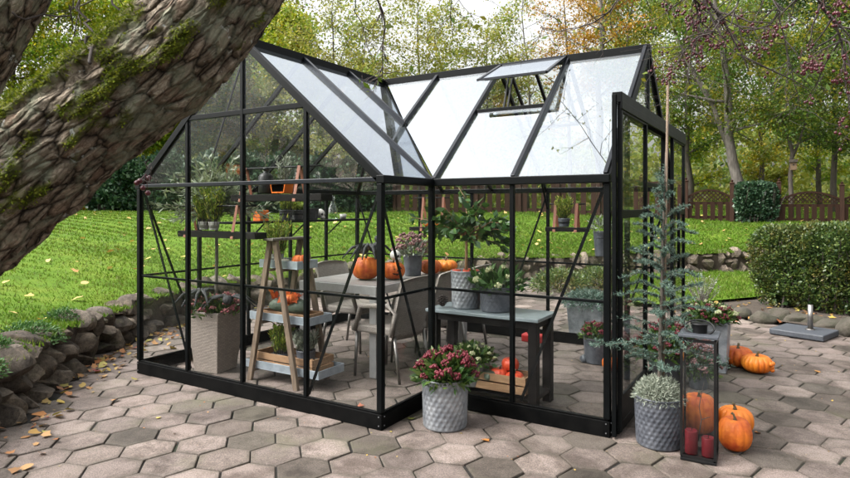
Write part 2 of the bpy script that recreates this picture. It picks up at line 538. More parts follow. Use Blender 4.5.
def stone_mat():
    m, nt, out = new_mat('field_stone')
    col = ramp(nt, island(nt), [(0, (0.06, 0.049, 0.039)), (0.25, (0.13, 0.105, 0.082)), (0.5, (0.085, 0.067, 0.05)), (0.75, (0.19, 0.155, 0.12)), (1, (0.10, 0.087, 0.075))])
    st = ramp(nt, noise_fac(nt, 15, 10, 0.8), [(0.36, (0.22, 0.2, 0.19)), (0.52, (1, 1, 1)), (0.66, (1.9, 1.8, 1.65))])
    col = mixc(nt, 0.85, col, st, 'MULTIPLY')
    gm = N(nt, 'ShaderNodeMapRange')
    nt.links.new(noise_fac(nt, 3.2, 6, 0.75), gm.inputs['Value'])
    gm.inputs['From Min'].default_value = 0.55
    gm.inputs['From Max'].default_value = 0.68
    gm.inputs['To Max'].default_value = 0.6
    col = mixc(nt, gm.outputs['Result'], col, (0.06, 0.065, 0.025))
    b = nt.nodes.new('ShaderNodeBsdfPrincipled')
    nt.links.new(col, b.inputs['Base Color'])
    b.inputs['Roughness'].default_value = 0.85
    b.inputs['Specular IOR Level'].default_value = 0.25
    bp = nt.nodes.new('ShaderNodeBump')
    bp.inputs['Strength'].default_value = 0.8
    bp.inputs['Distance'].default_value = 0.03
    nt.links.new(noise_fac(nt, 34, 9, 0.8), bp.inputs['Height'])
    nt.links.new(bp.outputs['Normal'], b.inputs['Normal'])
    nt.links.new(b.outputs[0], out.inputs['Surface'])
    return m


M['stone'] = stone_mat()
M['stone_dark'] = pm('mossy_border_stone', (0.065, 0.054, 0.043), (0.03, 0.03, 0.016), 5, 0.95, 0, 0.7, 30)


def big_bark_mat():
    m, nt, out = new_mat('mossy_bark')
    bk = N(nt, 'ShaderNodeAttribute', attribute_name='barkco')

    def nz(scale, detail, rough, dist=0.0, src=None):
        n = nt.nodes.new('ShaderNodeTexNoise')
        n.inputs['Scale'].default_value = scale
        n.inputs['Detail'].default_value = detail
        n.inputs['Roughness'].default_value = rough
        n.inputs['Distortion'].default_value = dist
        nt.links.new(src or bk.outputs['Vector'], n.inputs['Vector'])
        return n
    # wobble the coordinates so the plates are irregular
    w = nz(9, 4, 0.6)
    sub = N(nt, 'ShaderNodeVectorMath', operation='SUBTRACT')
    nt.links.new(w.outputs['Color'], sub.inputs[0])
    sub.inputs[1].default_value = (0.5, 0.5, 0.5)
    sc = N(nt, 'ShaderNodeVectorMath', operation='SCALE')
    nt.links.new(sub.outputs[0], sc.inputs[0])
    sc.inputs['Scale'].default_value = 0.04
    ad = N(nt, 'ShaderNodeVectorMath', operation='ADD')
    nt.links.new(bk.outputs['Vector'], ad.inputs[0])
    nt.links.new(sc.outputs[0], ad.inputs[1])

    def edge(scale, lo, hi):
        v = N(nt, 'ShaderNodeTexVoronoi', feature='DISTANCE_TO_EDGE')
        v.inputs['Scale'].default_value = scale
        nt.links.new(ad.outputs[0], v.inputs['Vector'])
        r = N(nt, 'ShaderNodeMapRange')
        nt.links.new(v.outputs['Distance'], r.inputs['Value'])
        r.inputs['From Min'].default_value = lo
        r.inputs['From Max'].default_value = hi
        return r.outputs['Result']
    e1 = edge(33, 0.0, 0.17)
    e2 = edge(95, 0.0, 0.22)
    cell = N(nt, 'ShaderNodeTexVoronoi', feature='F1')
    cell.inputs['Scale'].default_value = 33
    nt.links.new(ad.outputs[0], cell.inputs['Vector'])
    sepc = nt.nodes.new('ShaderNodeSeparateColor')
    nt.links.new(cell.outputs['Color'], sepc.inputs[0])
    grain = nz(85, 10, 0.8, 0.3)
    base = ramp(nt, grain.outputs['Fac'], [(0.30, (0.12, 0.102, 0.084)), (0.46, (0.26, 0.228, 0.19)), (0.58, (0.40, 0.36, 0.31)), (0.72, (0.58, 0.535, 0.475))])
    plate = ramp(nt, sepc.outputs[0], [(0.0, (0.6, 0.55, 0.5)), (0.35, (1.0, 0.97, 0.92)), (0.7, (1.3, 1.27, 1.2)), (0.92, (0.78, 0.62, 0.54))])
    col = mixc(nt, 0.85, base, plate, 'MULTIPLY')
    c1 = ramp(nt, e1, [(0.0, (0.05, 0.04, 0.033)), (0.4, (0.6, 0.57, 0.53)), (1.0, (1.08, 1.06, 1.03))])
    c2 = ramp(nt, e2, [(0.0, (0.45, 0.41, 0.38)), (0.6, (1, 1, 1))])
    col = mixc(nt, 1.0, col, c1, 'MULTIPLY')
    col = mixc(nt, 0.75, col, c2, 'MULTIPLY')
    at = N(nt, 'ShaderNodeAttribute', attribute_name='ridge')
    cr = ramp(nt, at.outputs['Fac'], [(0.0, (0.35, 0.31, 0.28)), (0.5, (0.95, 0.93, 0.9)), (0.9, (1.15, 1.12, 1.08))])
    col = mixc(nt, 0.7, col, cr, 'MULTIPLY')

    def patch(scale, lo, hi, top, c, detail=6, dist=0.3):
        r = N(nt, 'ShaderNodeMapRange')
        nt.links.new(noise_fac(nt, scale, detail, 0.68, dist=dist), r.inputs['Value'])
        r.inputs['From Min'].default_value = lo
        r.inputs['From Max'].default_value = hi
        r.inputs['To Max'].default_value = top
        return mixc(nt, r.outputs['Result'], col, c)
    col = patch(5.0, 0.60, 0.64, 0.55, (0.125, 0.042, 0.03))
    col = patch(11.0, 0.48, 0.60, 0.68, (0.29, 0.305, 0.215))
    col = patch(21.0, 0.66, 0.69, 0.85, (0.56, 0.58, 0.54), 4, 0.8)
    am = N(nt, 'ShaderNodeAttribute', attribute_name='moss')
    mr = N(nt, 'ShaderNodeMapRange')
    mm = N(nt, 'ShaderNodeMath', operation='MULTIPLY')
    nt.links.new(am.outputs['Fac'], mm.inputs[0])
    n2 = N(nt, 'ShaderNodeMapRange')
    nt.links.new(nz(30, 6, 0.7).outputs['Fac'], n2.inputs['Value'])
    n2.inputs['From Min'].default_value = 0.3
    n2.inputs['From Max'].default_value = 0.52
    nt.links.new(n2.outputs['Result'], mm.inputs[1])
    col = mixc(nt, mm.outputs[0], col, ramp(nt, noise_fac(nt, 45, 6, 0.75), [(0.32, (0.03, 0.038, 0.006)), (0.5, (0.085, 0.10, 0.010)), (0.68, (0.16, 0.175, 0.02))]))
    b = nt.nodes.new('ShaderNodeBsdfPrincipled')
    nt.links.new(col, b.inputs['Base Color'])
    b.inputs['Roughness'].default_value = 0.9
    b.inputs['Specular IOR Level'].default_value = 0.2
    hgt = N(nt, 'ShaderNodeMath', operation='MULTIPLY_ADD')
    nt.links.new(e1, hgt.inputs[0])
    hgt.inputs[1].default_value = 1.6
    h2 = N(nt, 'ShaderNodeMath', operation='MULTIPLY_ADD')
    nt.links.new(e2, h2.inputs[0])
    h2.inputs[1].default_value = 0.35
    nt.links.new(grain.outputs['Fac'], h2.inputs[2])
    nt.links.new(h2.outputs[0], hgt.inputs[2])
    bp = nt.nodes.new('ShaderNodeBump')
    bp.inputs['Strength'].default_value = 0.9
    bp.inputs['Distance'].default_value = 0.02
    nt.links.new(hgt.outputs[0], bp.inputs['Height'])
    nt.links.new(bp.outputs['Normal'], b.inputs['Normal'])
    nt.links.new(b.outputs[0], out.inputs['Surface'])
    return m


M['big_bark'] = big_bark_mat()


def lawn_mat():
    m, nt, out = new_mat('lawn_turf')
    a = ramp(nt, noise_fac(nt, 0.9, 6, 0.7), [(0.3, (0.045, 0.085, 0.010)), (0.5, (0.075, 0.135, 0.013)), (0.72, (0.12, 0.16, 0.022))])
    b2 = ramp(nt, noise_fac(nt, 35, 5, 0.75), [(0.3, (0.5, 0.55, 0.4)), (0.6, (1.1, 1.1, 1.0))])
    col = mixc(nt, 0.7, a, b2, 'MULTIPLY')
    b = nt.nodes.new('ShaderNodeBsdfPrincipled')
    nt.links.new(col, b.inputs['Base Color'])
    b.inputs['Roughness'].default_value = 0.9
    b.inputs['Specular IOR Level'].default_value = 0.1
    nt.links.new(b.outputs[0], out.inputs['Surface'])
    return m


M['lawn'] = lawn_mat()
M['grass'] = leaf_mat('grass_blades', [(0.041, 0.098, 0.007), (0.068, 0.145, 0.009), (0.091, 0.171, 0.012), (0.112, 0.173, 0.023), (0.128, 0.145, 0.044)], trans=0.4, rough=0.55, spec=0.15, big=[(0.074, 0.137, 0.011), (0.098, 0.163, 0.014), (0.121, 0.166, 0.026), (0.142, 0.150, 0.044)], bigscale=0.7)

# ------------------------------------------------------------------ leaf clouds
def leaves_np(pos, size, aspect=0.5, up=None, jitter=1.0, shape='rhomb', dirs=None, bend=0.0):
    """one quad (rhombus) leaf per position; returns (4N,3)"""
    pos = np.asarray(pos, float)
    n = len(pos)
    if np.isscalar(size):
        size = size * rng.uniform(0.65, 1.3, n)
    a = rng.normal(size=(n, 3)) if dirs is None else dirs + jitter * rng.normal(size=(n, 3))
    a /= np.linalg.norm(a, axis=1, keepdims=True) + 1e-9
    r = rng.normal(size=(n, 3))
    if up is not None:
        r = r * 0.45 + np.array(up)
        b = np.cross(a, r)
    else:
        b = np.cross(a, r)
    b /= np.linalg.norm(b, axis=1, keepdims=True) + 1e-9
    nn = np.cross(a, b)
    L = size[:, None]
    W = L * aspect
    p0 = pos
    p1 = pos + a * L * 0.45 + b * W * 0.5 + nn * L * bend
    p2 = pos + a * L
    p3 = pos + a * L * 0.45 - b * W * 0.5 + nn * L * bend
    return np.stack([p0, p1, p2, p3], 1).reshape(-1, 3)


def leaf_obj(name, mat, parent, pos, size, loc=(0, 0, 0), **kw):
    return np_mesh(name, leaves_np(pos, size, **kw), 4, mat, parent, loc)


def wob(p, q, n, amp, r):
    p, q = V(p), V(q)
    L = (q - p).length
    out = []
    off = V((0, 0, 0))
    for i in range(n + 1):
        t = i / n
        if 0 < i:
            off = off + V((r.gauss(0, 1), r.gauss(0, 1), r.gauss(0, 0.6))) * amp * L / n
        out.append(p.lerp(q, t) + off)
    return out


LEAFY = 2.9
LEAFS = 0.82


def make_tree(name, label, base, height, cr, crown_lo, mat, bark, nleaf, lsize, seed, trunk_r=0.12, group=None, lean=(0, 0), limbs=14, sag=0.0, cat='tree', spread=0.35, fork=None):
    r = random.Random(seed)
    t = thing(name, label, cat, base, group)
    b = MB()
    bx, by, bz = base
    top = V((bx + lean[0], by + lean[1], bz + height))
    path = wob((bx, by, bz - 0.1), top, 9, 0.07, r)
    b.tube(path, [trunk_r * (1 - 0.88 * (i / 9) ** 0.9) for i in range(10)], 9)
    ends = []

    def on_path(tt):
        f = tt * 9
        i = min(8, int(f))
        return path[i].lerp(path[i + 1], f - i), trunk_r * (1 - 0.88 * tt ** 0.9)
    if fork:
        p, rr = on_path(fork[0])
        fp = wob(p, V((bx + fork[1], by + fork[2], bz + height * 0.95)), 7, 0.08, r)
        b.tube(fp, [rr * 0.75 * (1 - 0.85 * i / 7) for i in range(8)], 8)
        extra = fp
    else:
        extra = None
    for k in range(limbs):
        tt = crown_lo + (0.97 - crown_lo) * ((k + r.random() * 0.8) / limbs)
        if extra and k % 2:
            i = r.randint(1, 6)
            p, rr = extra[i].copy(), trunk_r * 0.35
        else:
            p, rr = on_path(tt)
        az = k * 2.4 + r.uniform(-0.5, 0.5)
        hfac = math.sin(PI * min(1, max(0.08, (tt - crown_lo * 0.6) / (1.08 - crown_lo * 0.6)))) ** 0.6
        ln = cr * (0.55 + 0.5 * r.random()) * max(0.35, hfac)
        up = r.uniform(0.15, 0.75) - sag
        q = p + V((math.cos(az), math.sin(az), up)) * ln
        lp = wob(p, q, 5, 0.12, r)
        b.tube(lp, [max(0.006, rr * 0.5 * (1 - 0.8 * i / 5)) for i in range(6)], 6)
        for j in range(5):
            pp = lp[1 + j]
            d = V((math.cos(az + r.uniform(-1.3, 1.3)), math.sin(az + r.uniform(-1.3, 1.3)), r.uniform(-0.3, 0.8) - sag))
            l2 = ln * r.uniform(0.22, 0.5)
            tp = wob(pp, pp + d * l2, 3, 0.15, r)
            b.tube(tp, [max(0.004, rr * 0.14), 0.006, 0.005, 0.003], 4)
            ends.append((tp, l2))
            for kk in range(2):
                d2 = V((r.gauss(0, 1), r.gauss(0, 1), r.gauss(0.2, 0.7)))
                d2.normalize()
                sp = [tp[2], tp[2] + d2 * l2 * 0.4, tp[2] + d2 * l2 * 0.75 + V((0, 0, -0.05))]
                b.tube(sp, [0.005, 0.004, 0.002], 3)
                ends.append((sp, l2 * 0.7))
    b.build('trunk', bark, t, True)
    # leaves gather in clumps round the twigs; twigs differ in how leafy they still are
    w = np.array([max(0.0, r.gauss(1, 0.75)) * l for _, l in ends])
    w /= w.sum()
    cnt = (w * nleaf * LEAFY).astype(int)
    P = []
    for (tp, l2), c in zip(ends, cnt):
        if c < 1:
            continue
        tt = rng.random(c) * (len(tp) - 1.001)
        A = np.array([tuple(x) for x in tp])
        i = tt.astype(int)
        fr = (tt - i)[:, None]
        q = A[i] * (1 - fr) + A[i + 1] * fr
        P.append(q + rng.normal(size=(c, 3)) * (spread * l2 + 0.05) * np.array([1, 1, 0.75]))
    P = np.concatenate(P)
    leaf_obj('crown', mat, t, P, lsize * LEAFS, aspect=0.62, up=(0, 0, 1.0))
    return t


# ------------------------------------------------------------------ terrain lines
WALL_PTS = [(3.9, -6.5), (3.6, -4.6), (2.9, -3.3), (2.0, -2.6), (1.3, -2.2), (0.816, -1.834), (0.469, -1.447), (-0.112, -0.798), (-0.69, -0.164), (-1.376, 0.768),
            (-1.847, 1.986), (-2.05, 3.579), (-1.785, 5.389), (-1.022, 7.311), (1.037, 9.7), (3.431, 11.989), (4.54, 12.916), (6.77, 14.8), (11, 17.6), (18, 20.5), (34, 26)]


def resample(pts, step):
    pts = [V((p[0], p[1], 0)) for p in pts]
    dense = []
    for i in range(len(pts) - 1):
        p0 = pts[max(i - 1, 0)]
        p1, p2 = pts[i], pts[i + 1]
        p3 = pts[min(i + 2, len(pts) - 1)]
        for k in range(24):
            t = k / 24
            dense.append(0.5 * ((2 * p1) + (p2 - p0) * t + (2 * p0 - 5 * p1 + 4 * p2 - p3) * t * t + (3 * p1 - p0 - 3 * p2 + p3) * t ** 3))
    dense.append(pts[-1])
    out = [dense[0]]
    acc = 0
    for a, b in zip(dense, dense[1:]):
        L = (b - a).length
        while acc + L >= step:
            a = a.lerp(b, (step - acc) / L)
            out.append(a.copy())
            L = (b - a).length
            acc = 0
        acc += L
    return out


WL = resample(WALL_PTS, 0.2)
WN = []
for i, p in enumerate(WL):
    a, b = WL[max(0, i - 6)], WL[min(len(WL) - 1, i + 6)]
    t = (b - a).normalized()
    WN.append(V((-t.y, t.x, 0)))
WARR = np.array([(p.x, p.y) for p in WL])
NARR = np.array([(n.x, n.y) for n in WN])


def wall_top(i):
    y = WARR[min(i, len(WARR) - 1)][1]
    return 0.47 + 0.10 * min(1, max(0, (y - 4) / 8)) + 0.03 * math.sin(i * 0.37)


WTOP = np.array([wall_top(i) for i in range(len(WL))])


def lawn_z(x, y):
    d = np.hypot(WARR[:, 0] - x, WARR[:, 1] - y)
    i = int(d.argmin())
    s = (x - WARR[i, 0]) * NARR[i, 0] + (y - WARR[i, 1]) * NARR[i, 1]
    return rise(max(0.0, s if s > 0 else 0), i)


def rise(dist, i):
    y = WARR[i, 1]
    tau = 7.5 - 3.7 * min(1, max(0, (y - 1) / 9))
    return WTOP[i] - 0.05 + 1.12 * (1 - math.exp(-dist / tau))


def inside_patio(x, y):
    d = np.hypot(WARR[:, 0] - x, WARR[:, 1] - y)
    i = int(d.argmin())
    return (x - WARR[i, 0]) * NARR[i, 0] + (y - WARR[i, 1]) * NARR[i, 1] < -0.02


# lawn
offs = [0.12, 0.3, 0.55, 0.9, 1.4, 2, 2.8, 4, 5.5, 7.5, 10, 13, 17, 22, 30, 45, 70]
vs, fs = [], []
for i, (p, n) in enumerate(zip(WL, WN)):
    for o in offs:
        q = p + n * o
        z = rise(o, i) + 0.03 * mnoise.noise(V((q.x * 0.6, q.y * 0.6, 0))) * min(1, o)
        vs.append((q.x, q.y, z))
m = len(offs)
for i in range(len(WL) - 1):
    for k in range(m - 1):
        a = i * m + k
        fs.append((a, a + m, a + m + 1, a + 1))
lawn = MB().add(vs, fs).build('lawn', M['lawn'], smooth=True)
tag(lawn, kind='structure')

BORD = [(1.037, 9.3), (2.6, 8.75), (3.979, 7.95), (4.5, 6.95), (4.87, 6.46), (5.5, 6.22), (6.17, 5.86), (7.6, 5.2), (10, 3.6), (13, 0.5), (15, -4)]
BL = resample(BORD, 0.25)
BARR = np.array([(p.x, p.y) for p in BL])


def beyond_border(x, y):
    d = np.hypot(BARR[:, 0] - x, BARR[:, 1] - y)
    i = int(d.argmin())
    a, b = BARR[max(0, i - 1)], BARR[min(len(BARR) - 1, i + 1)]
    return (b[0] - a[0]) * (y - a[1]) - (b[1] - a[1]) * (x - a[0]) > 0


g = MB()
g.add([(-120, -60, -0.11), (160, -60, -0.11), (160, 160, -0.11), (-120, 160, -0.11)], [(0, 1, 2, 3)])
tag(g.build('ground', M['soil']), kind='structure')

# joint bed under the paving
bed = MB()
bed.add([(-4, -12, -0.012), (16, -12, -0.012), (16, 13, -0.012), (-4, 13, -0.012)], [(0, 1, 2, 3)])
tag(bed.build('patio_bed_ground', M['joint']), kind='structure')

# hexagonal slabs
S0 = 0.333
ang0 = math.radians(-14.5)
e1 = V((math.cos(ang0), math.sin(ang0), 0)) * S0
e2 = V((math.cos(ang0 + PI / 3), math.sin(ang0 + PI / 3), 0)) * S0
hexm = MB()
HEDGE = []
hr = random.Random(3)
for i in range(-60, 60):
    for j in range(-60, 60):
        c = V((1.393, -0.707, 0)) + e1 * i + e2 * j
        if not (-3 < c.x < 11 and -6 < c.y < 12):
            continue
        rel = (c.x - CX, c.y - CY)
        if rel[0] * _s + rel[1] * _c < -1.5:
            continue
        if not inside_patio(c.x, c.y) or beyond_border(c.x, c.y):
            continue
        R = S0 / math.sqrt(3) * hr.uniform(0.968, 0.984)
        dz = hr.gauss(0, 0.0022)
        tx, ty = hr.gauss(0, 0.006), hr.gauss(0, 0.006)
        rot = hr.gauss(0, 0.012)
        cx, cy = c.x + hr.gauss(0, 0.003), c.y + hr.gauss(0, 0.003)
        vv = []
        for rr, zz in ((R, -0.03), (R, -0.008), (R - 0.003, -0.002), (R - 0.008, 0.0), (R - .05, 0.0008)):
            for k in range(6):
                a = ang0 + PI / 6 + k * PI / 3 + rot
                # chipped, softened corners
                q = rr * (1 - 0.018 * hr.random())
                x, y = q * math.cos(a), q * math.sin(a)
                vv.append((cx + x, cy + y, zz + dz + tx * x + ty * y))
        ff = []
        for L in range(4):
            for k in range(6):
                k2 = (k + 1) % 6
                ff.append((L * 6 + k, L * 6 + k2, (L + 1) * 6 + k2, (L + 1) * 6 + k))
        ff.append(tuple(24 + k for k in range(6)))
        HEDGE += [1.0] * 24 + [0.0] * 6
        hexm.add(vv, ff)
pat = hexm.build('patio', M['paving'])
pat.data.attributes.new('rim', 'FLOAT', 'POINT').data.foreach_set('value', HEDGE)
tag(pat, kind='structure')

# soil bed and lawn strip beyond the border
sb = MB()
poly = [(p.x, p.y) for p in BL]
vs = [(x, y, 0.035) for x, y in poly]
back = []
for x, y in poly:
    back.append((x + 3.2, y + 7.5, 0.05))
fs = []
n = len(vs)
for i in range(n - 1):
    fs.append((i, i + 1, n + i + 1, n + i))
tag(MB().add(vs + back, fs).build('garden_bed_ground', M['soil']), kind='structure')
st = [at_z(672, 305, 0.09), at_z(700, 301, 0.09), at_z(726, 299, 0.09), at_z(760, 296, 0.09), at_z(775, 283, 0.09), at_z(770, 272, 0.09), at_z(680, 270, 0.09), at_z(600, 274, 0.09), at_z(620, 300, 0.09)]
STRIP = [(p.x, p.y) for p in st]
tag(MB().add([(p.x, p.y, 0.085) for p in st], [tuple(range(len(st)))]).build('lower_lawn', M['lawn']), kind='structure')

# ------------------------------------------------------------------ stones
ICO_V, ICO_F = None, None


def ico(sub=2):
    import bmesh
    bm = bmesh.new()
    bmesh.ops.create_icosphere(bm, subdivisions=sub, radius=1)
    v = [x.co.copy() for x in bm.verts]
    f = [tuple(y.index for y in x.verts) for x in bm.faces]
    bm.free()
    return v, f


ICO2 = ico(2)
ICO3 = ico(3)
ICO1 = ico(1)


def stone(mb, c, ax, ay, az, rz, seed, src=None, flat=0.5):
    v, f = src or ICO3
    o = V((seed * 7.31 % 91, seed * 3.7 % 57, seed * 1.9 % 33))
    cr, sr = math.cos(rz), math.sin(rz)
    rs = random.Random(seed)
    # cut the ball with random planes so it gets facets, like a split field stone
    pl = []
    for _ in range(9):
        d = V((rs.gauss(0, 1), rs.gauss(0, 1), rs.gauss(0, 1))).normalized()
        pl.append((d, rs.uniform(flat * .78, 0.78)))
    vv = []
    for p in v:
        q = p.copy()
        for d, h in pl:
            k = q.dot(d)
            if k > h:
                q -= d * (k - h) * 0.9
        q *= 1.25 + 0.10 * mnoise.noise(p * 1.7 + o) + 0.06 * mnoise.noise(p * 4 + o) + .03 * mnoise.noise(p * 9 + o)
        x, y, z = q.x * ax, q.y * ay, q.z * az
        vv.append((c[0] + x * cr - y * sr, c[1] + x * sr + y * cr, c[2] + z))
    mb.add(vv, f)


sw = MB()
rs = random.Random(21)
sd = 1
acc = 0
i = 0
while i < len(WL) - 1:
    p, n = WL[i], WN[i]
    t = V((n.y, -n.x, 0))
    far = p.y > 3.5
    if p.x > 9:
        break
    H = wall_top(i)
    az = math.atan2(-n.x, n.y)
    w = rs.uniform(0.18, 0.33)
    rows = rs.choice([2, 3, 3, 3]) if not far else rs.choice([2, 3])
    z = -0.06
    for k in range(rows):
        h = (H + 0.04 - z) / (rows - k) * rs.uniform(0.85, 1.15) if k < rows - 1 else (H + rs.uniform(-0.02, 0.06) - z)
        ww = w * rs.uniform(0.8, 1.1)
        c = p + n * (0.13 + 0.05 * k + rs.uniform(-0.03, 0.03)) + t * rs.uniform(-0.06, 0.06)
        stone(sw, (c.x, c.y, z + h / 2), ww * 0.54, 0.20, h * 0.55, math.atan2(t.y, t.x) + rs.uniform(-0.25, 0.25), sd, ICO3 if not far else ICO2)
        sd += 1
        z += h * 0.96
    i += max(1, int(round(w * 0.98 / 0.2)))
# earth behind the stones
core = MB()
vs, fs = [], []
for i, (p, n) in enumerate(zip(WL, WN)):
    a, b2 = p + n * 0.13, p + n * 0.30
    H = wall_top(i) - 0.06
    vs += [(a.x, a.y, -0.1), (a.x, a.y, H), (b2.x, b2.y, H)]
for i in range(len(WL) - 1):
    for k in range(2):
        fs.append((i * 3 + k, i * 3 + k + 1, (i + 1) * 3 + k + 1, (i + 1) * 3 + k))
wallo = thing('stone_wall', 'low dry stone terrace wall of brown boulders holding up the lawn', 'wall', (WL[30].x, WL[30].y, 0))
sw.build('boulders', M['stone'], wallo, True).data.set_sharp_from_angle(angle=math.radians(24))
core.add(vs, fs).build('earth_backing', M['soil'], wallo)

# row of single border stones at the edge of the paving by the hedge
bpx = [(693, 306, .26, .10), (706, 309, .2, .12), (722, 313, .24, .16), (741, 318, .42, .17), (762, 322, .44, .2), (779, 322, .34, .22), (795, 324, .36, .18), (811, 325, .36, .17), (828, 329, .4, .17), (849, 336, .34, .26), (873, 345, .4, .2), (900, 355, .38, .22)]
blab = ['small pale border stone at the paving edge behind the silver twigs', 'small yellowish border stone beside the silver twigs', 'round greyish border stone behind the tall square planter',
        'wide mossy border stone behind the orange pumpkin pair', 'wide dark border stone with a pinkish top below the hedge', 'grey rounded border stone just short of the parasol base',
        'flat brownish border stone directly behind the parasol base', 'pinkish border stone right behind the steel tube', 'low dark border stone beyond the corner of the parasol slab', 'big pale border stone beside the parasol slab at the picture edge']
pin = M['stone']
for k, (u, v, w, h) in enumerate(bpx):
    p = at_z(u, v, 0)
    s = MB()
    stone(s, (p.x, p.y + 0.08, h * 0.26), w * 0.48, w * 0.36, h * 0.50, 0.5 * k, 400 + k, ICO3, 0.7)
    o = s.build('border_stone', M['stone_dark'], None, True, (p.x, p.y + 0.08, 0))
    tag(o, blab[k] if k < len(blab) else 'border stone out of sight past the parasol slab', 'stone', 'border stones along the paving')

# ------------------------------------------------------------------ grass
def grass_pts(n, dmin, dmax, ucap):
    P = []
    while sum(len(a) for a in P) < n:
        k = 60000
        i = rng.integers(20, len(WL) - 60, k)
        o = rng.random(k) ** 1.7 * (dmax - dmin) + dmin
        q = WARR[i] + NARR[i] * o[:, None] + rng.uniform(-0.12, 0.12, (k, 2))
        dd = (q[:, 0] - CX) * _s + (q[:, 1] - CY) * _c
        xx = (q[:, 0] - CX) * _c - (q[:, 1] - CY) * _s
        uu = 425 + FPX * xx / np.maximum(dd, 0.1)
        keep = (dd > 1.0) & (uu > -60) & (uu < 900)
        tau = 7.5 - 3.7 * np.clip((WARR[i, 1] - 1) / 9, 0, 1)
        z = WTOP[i] - 0.05 + 1.12 * (1 - np.exp(-o / tau))
        P.append(np.column_stack([q, z, dd])[keep])
    return np.concatenate(P)[:n]


def blades(P, h):
    n = len(P)
    sc = np.clip(P[:, 3] / 7.0, 0.7, 2.2)
    hh = h * rng.uniform(0.6, 1.35, n) * (0.75 + 0.25 * sc)
    w = 0.0075 * sc * rng.uniform(0.7, 1.4, n)
    az = rng.uniform(0, 2 * PI, n)
    lean = rng.normal(0, 0.45, (n, 2)) * hh[:, None]
    b = np.column_stack([np.cos(az) * w, np.sin(az) * w, np.zeros(n)])
    base = P[:, :3] - np.array([0, 0, 0.012])
    tip = base + np.column_stack([lean, hh])
    return np.stack([base - b, base + b, tip], 1).reshape(-1, 3)


GP = grass_pts(230000, 0.12, 20, 0)
tag(np_mesh('grass', blades(GP, 0.042), 3, M['grass']), 'short bright green lawn grass above the stone wall', 'grass', kind='stuff')
# lower strip
k = 14000
a = np.array(STRIP)
lo, hi = a.min(0), a.max(0)
q = rng.uniform(lo, hi, (k, 2))


def in_poly(q, poly):
    ins = np.zeros(len(q), bool)
    j = len(poly) - 1
    for i in range(len(poly)):
        xi, yi = poly[i]
        xj, yj = poly[j]
        c = ((yi > q[:, 1]) != (yj > q[:, 1])) & (q[:, 0] < (xj - xi) * (q[:, 1] - yi) / (yj - yi + 1e-12) + xi)
        ins ^= c
        j = i
    return ins


q = q[in_poly(q, STRIP)]
q = np.column_stack([q, np.full(len(q), 0.085), np.full(len(q), 11.0)])
tag(np_mesh('grass', blades(q, 0.06), 3, M['grass']), 'strip of grass below the far stone wall beside the hedge', 'grass', kind='stuff')

# ------------------------------------------------------------------ fallen leaves
def leaf_shape(n, c, size, flatness=0.25, ups=None):
    """lobed maple-like leaves, 8-corner fans as one polygon each -> use 8-gon"""
    c = np.asarray(c, float)
    az = rng.uniform(0, 2 * PI, n)
    k = 10
    prof = np.array([0.35, 0.75, 0.5, 1.0, 0.55, 1.1, 0.55, 1.0, 0.5, 0.75])
    out = np.zeros((n, k, 3))
    S = size * rng.uniform(0.5, 1.25, n)
    asp = rng.uniform(0.5, 1.0, n)
    star = rng.random(n) ** 1.3
    tilt = rng.normal(0, flatness, (n, 2))
    for j in range(k):
        a = 2 * PI * j / k - PI / 2
        r = (prof[j] * star + (0.62 + 0.22 * math.sin(a)) * (1 - star)) * S * (1 + rng.normal(0, 0.10, n))
        lx, ly = r * math.cos(a) * asp, r * math.sin(a)
        x = lx * np.cos(az) - ly * np.sin(az)
        y = lx * np.sin(az) + ly * np.cos(az)
        curl = 0.35 * (lx ** 2) / np.maximum(S, 1e-6)
        out[:, j] = np.column_stack([c[:, 0] + x, c[:, 1] + y, c[:, 2] + tilt[:, 0] * x + tilt[:, 1] * y + curl + 0.2 * np.abs(tilt[:, 0]) * S])
    return out.reshape(-1, 3), k


n = 900
i = rng.integers(25, len(WL) - 70, n)
o = rng.random(n) ** 1.3 * 13 + 0.3
qq = WARR[i] + NARR[i] * o[:, None]
c = [(x, y, lawn_z(x, y) + 0.05) for x, y in qq]
vv, k = leaf_shape(n, c, 0.078, 0.3)
tag(np_mesh('fallen_leaves', vv, k, M['lf_fallen_pale']), 'pale yellow and tan autumn leaves strewn over the lawn', 'leaves', kind='stuff')
# along the foot of the wall
n = 300
i = np.clip(rng.normal(48, 11, n).astype(int), 20, 90)
o = -np.abs(rng.normal(0.02, 0.24, n)) - 0.03
o[i > 62] *= 0.5
qq = WARR[i] + NARR[i] * o[:, None] + rng.normal(0, 0.03, (n, 2))
vv, k = leaf_shape(n, np.column_stack([qq, 0.006 + rng.random(n) * 0.02]), 0.05, 0.3)
tag(np_mesh('fallen_leaves', vv, k, M['lf_fallen']), 'brown and red autumn leaves drifted along the foot of the stone wall', 'leaves', kind='stuff')
# crumbs: torn leaf bits and bark flakes on the slabs
n = 420
qq = np.column_stack([rng.uniform(-2, 9, n), rng.uniform(-2.6, 6, n)])
kp = [inside_patio(x, y) and not beyond_border(x, y) for x, y in qq]
qq = qq[np.array(kp)]
vv, k = leaf_shape(len(qq), np.column_stack([qq, np.full(len(qq), .005)]), 0.013, 0.2)
tag(np_mesh('leaf_litter', vv, k, M['lf_fallen']), 'tiny leaf crumbs and bark flakes sprinkled over the paving', 'litter', kind='stuff')
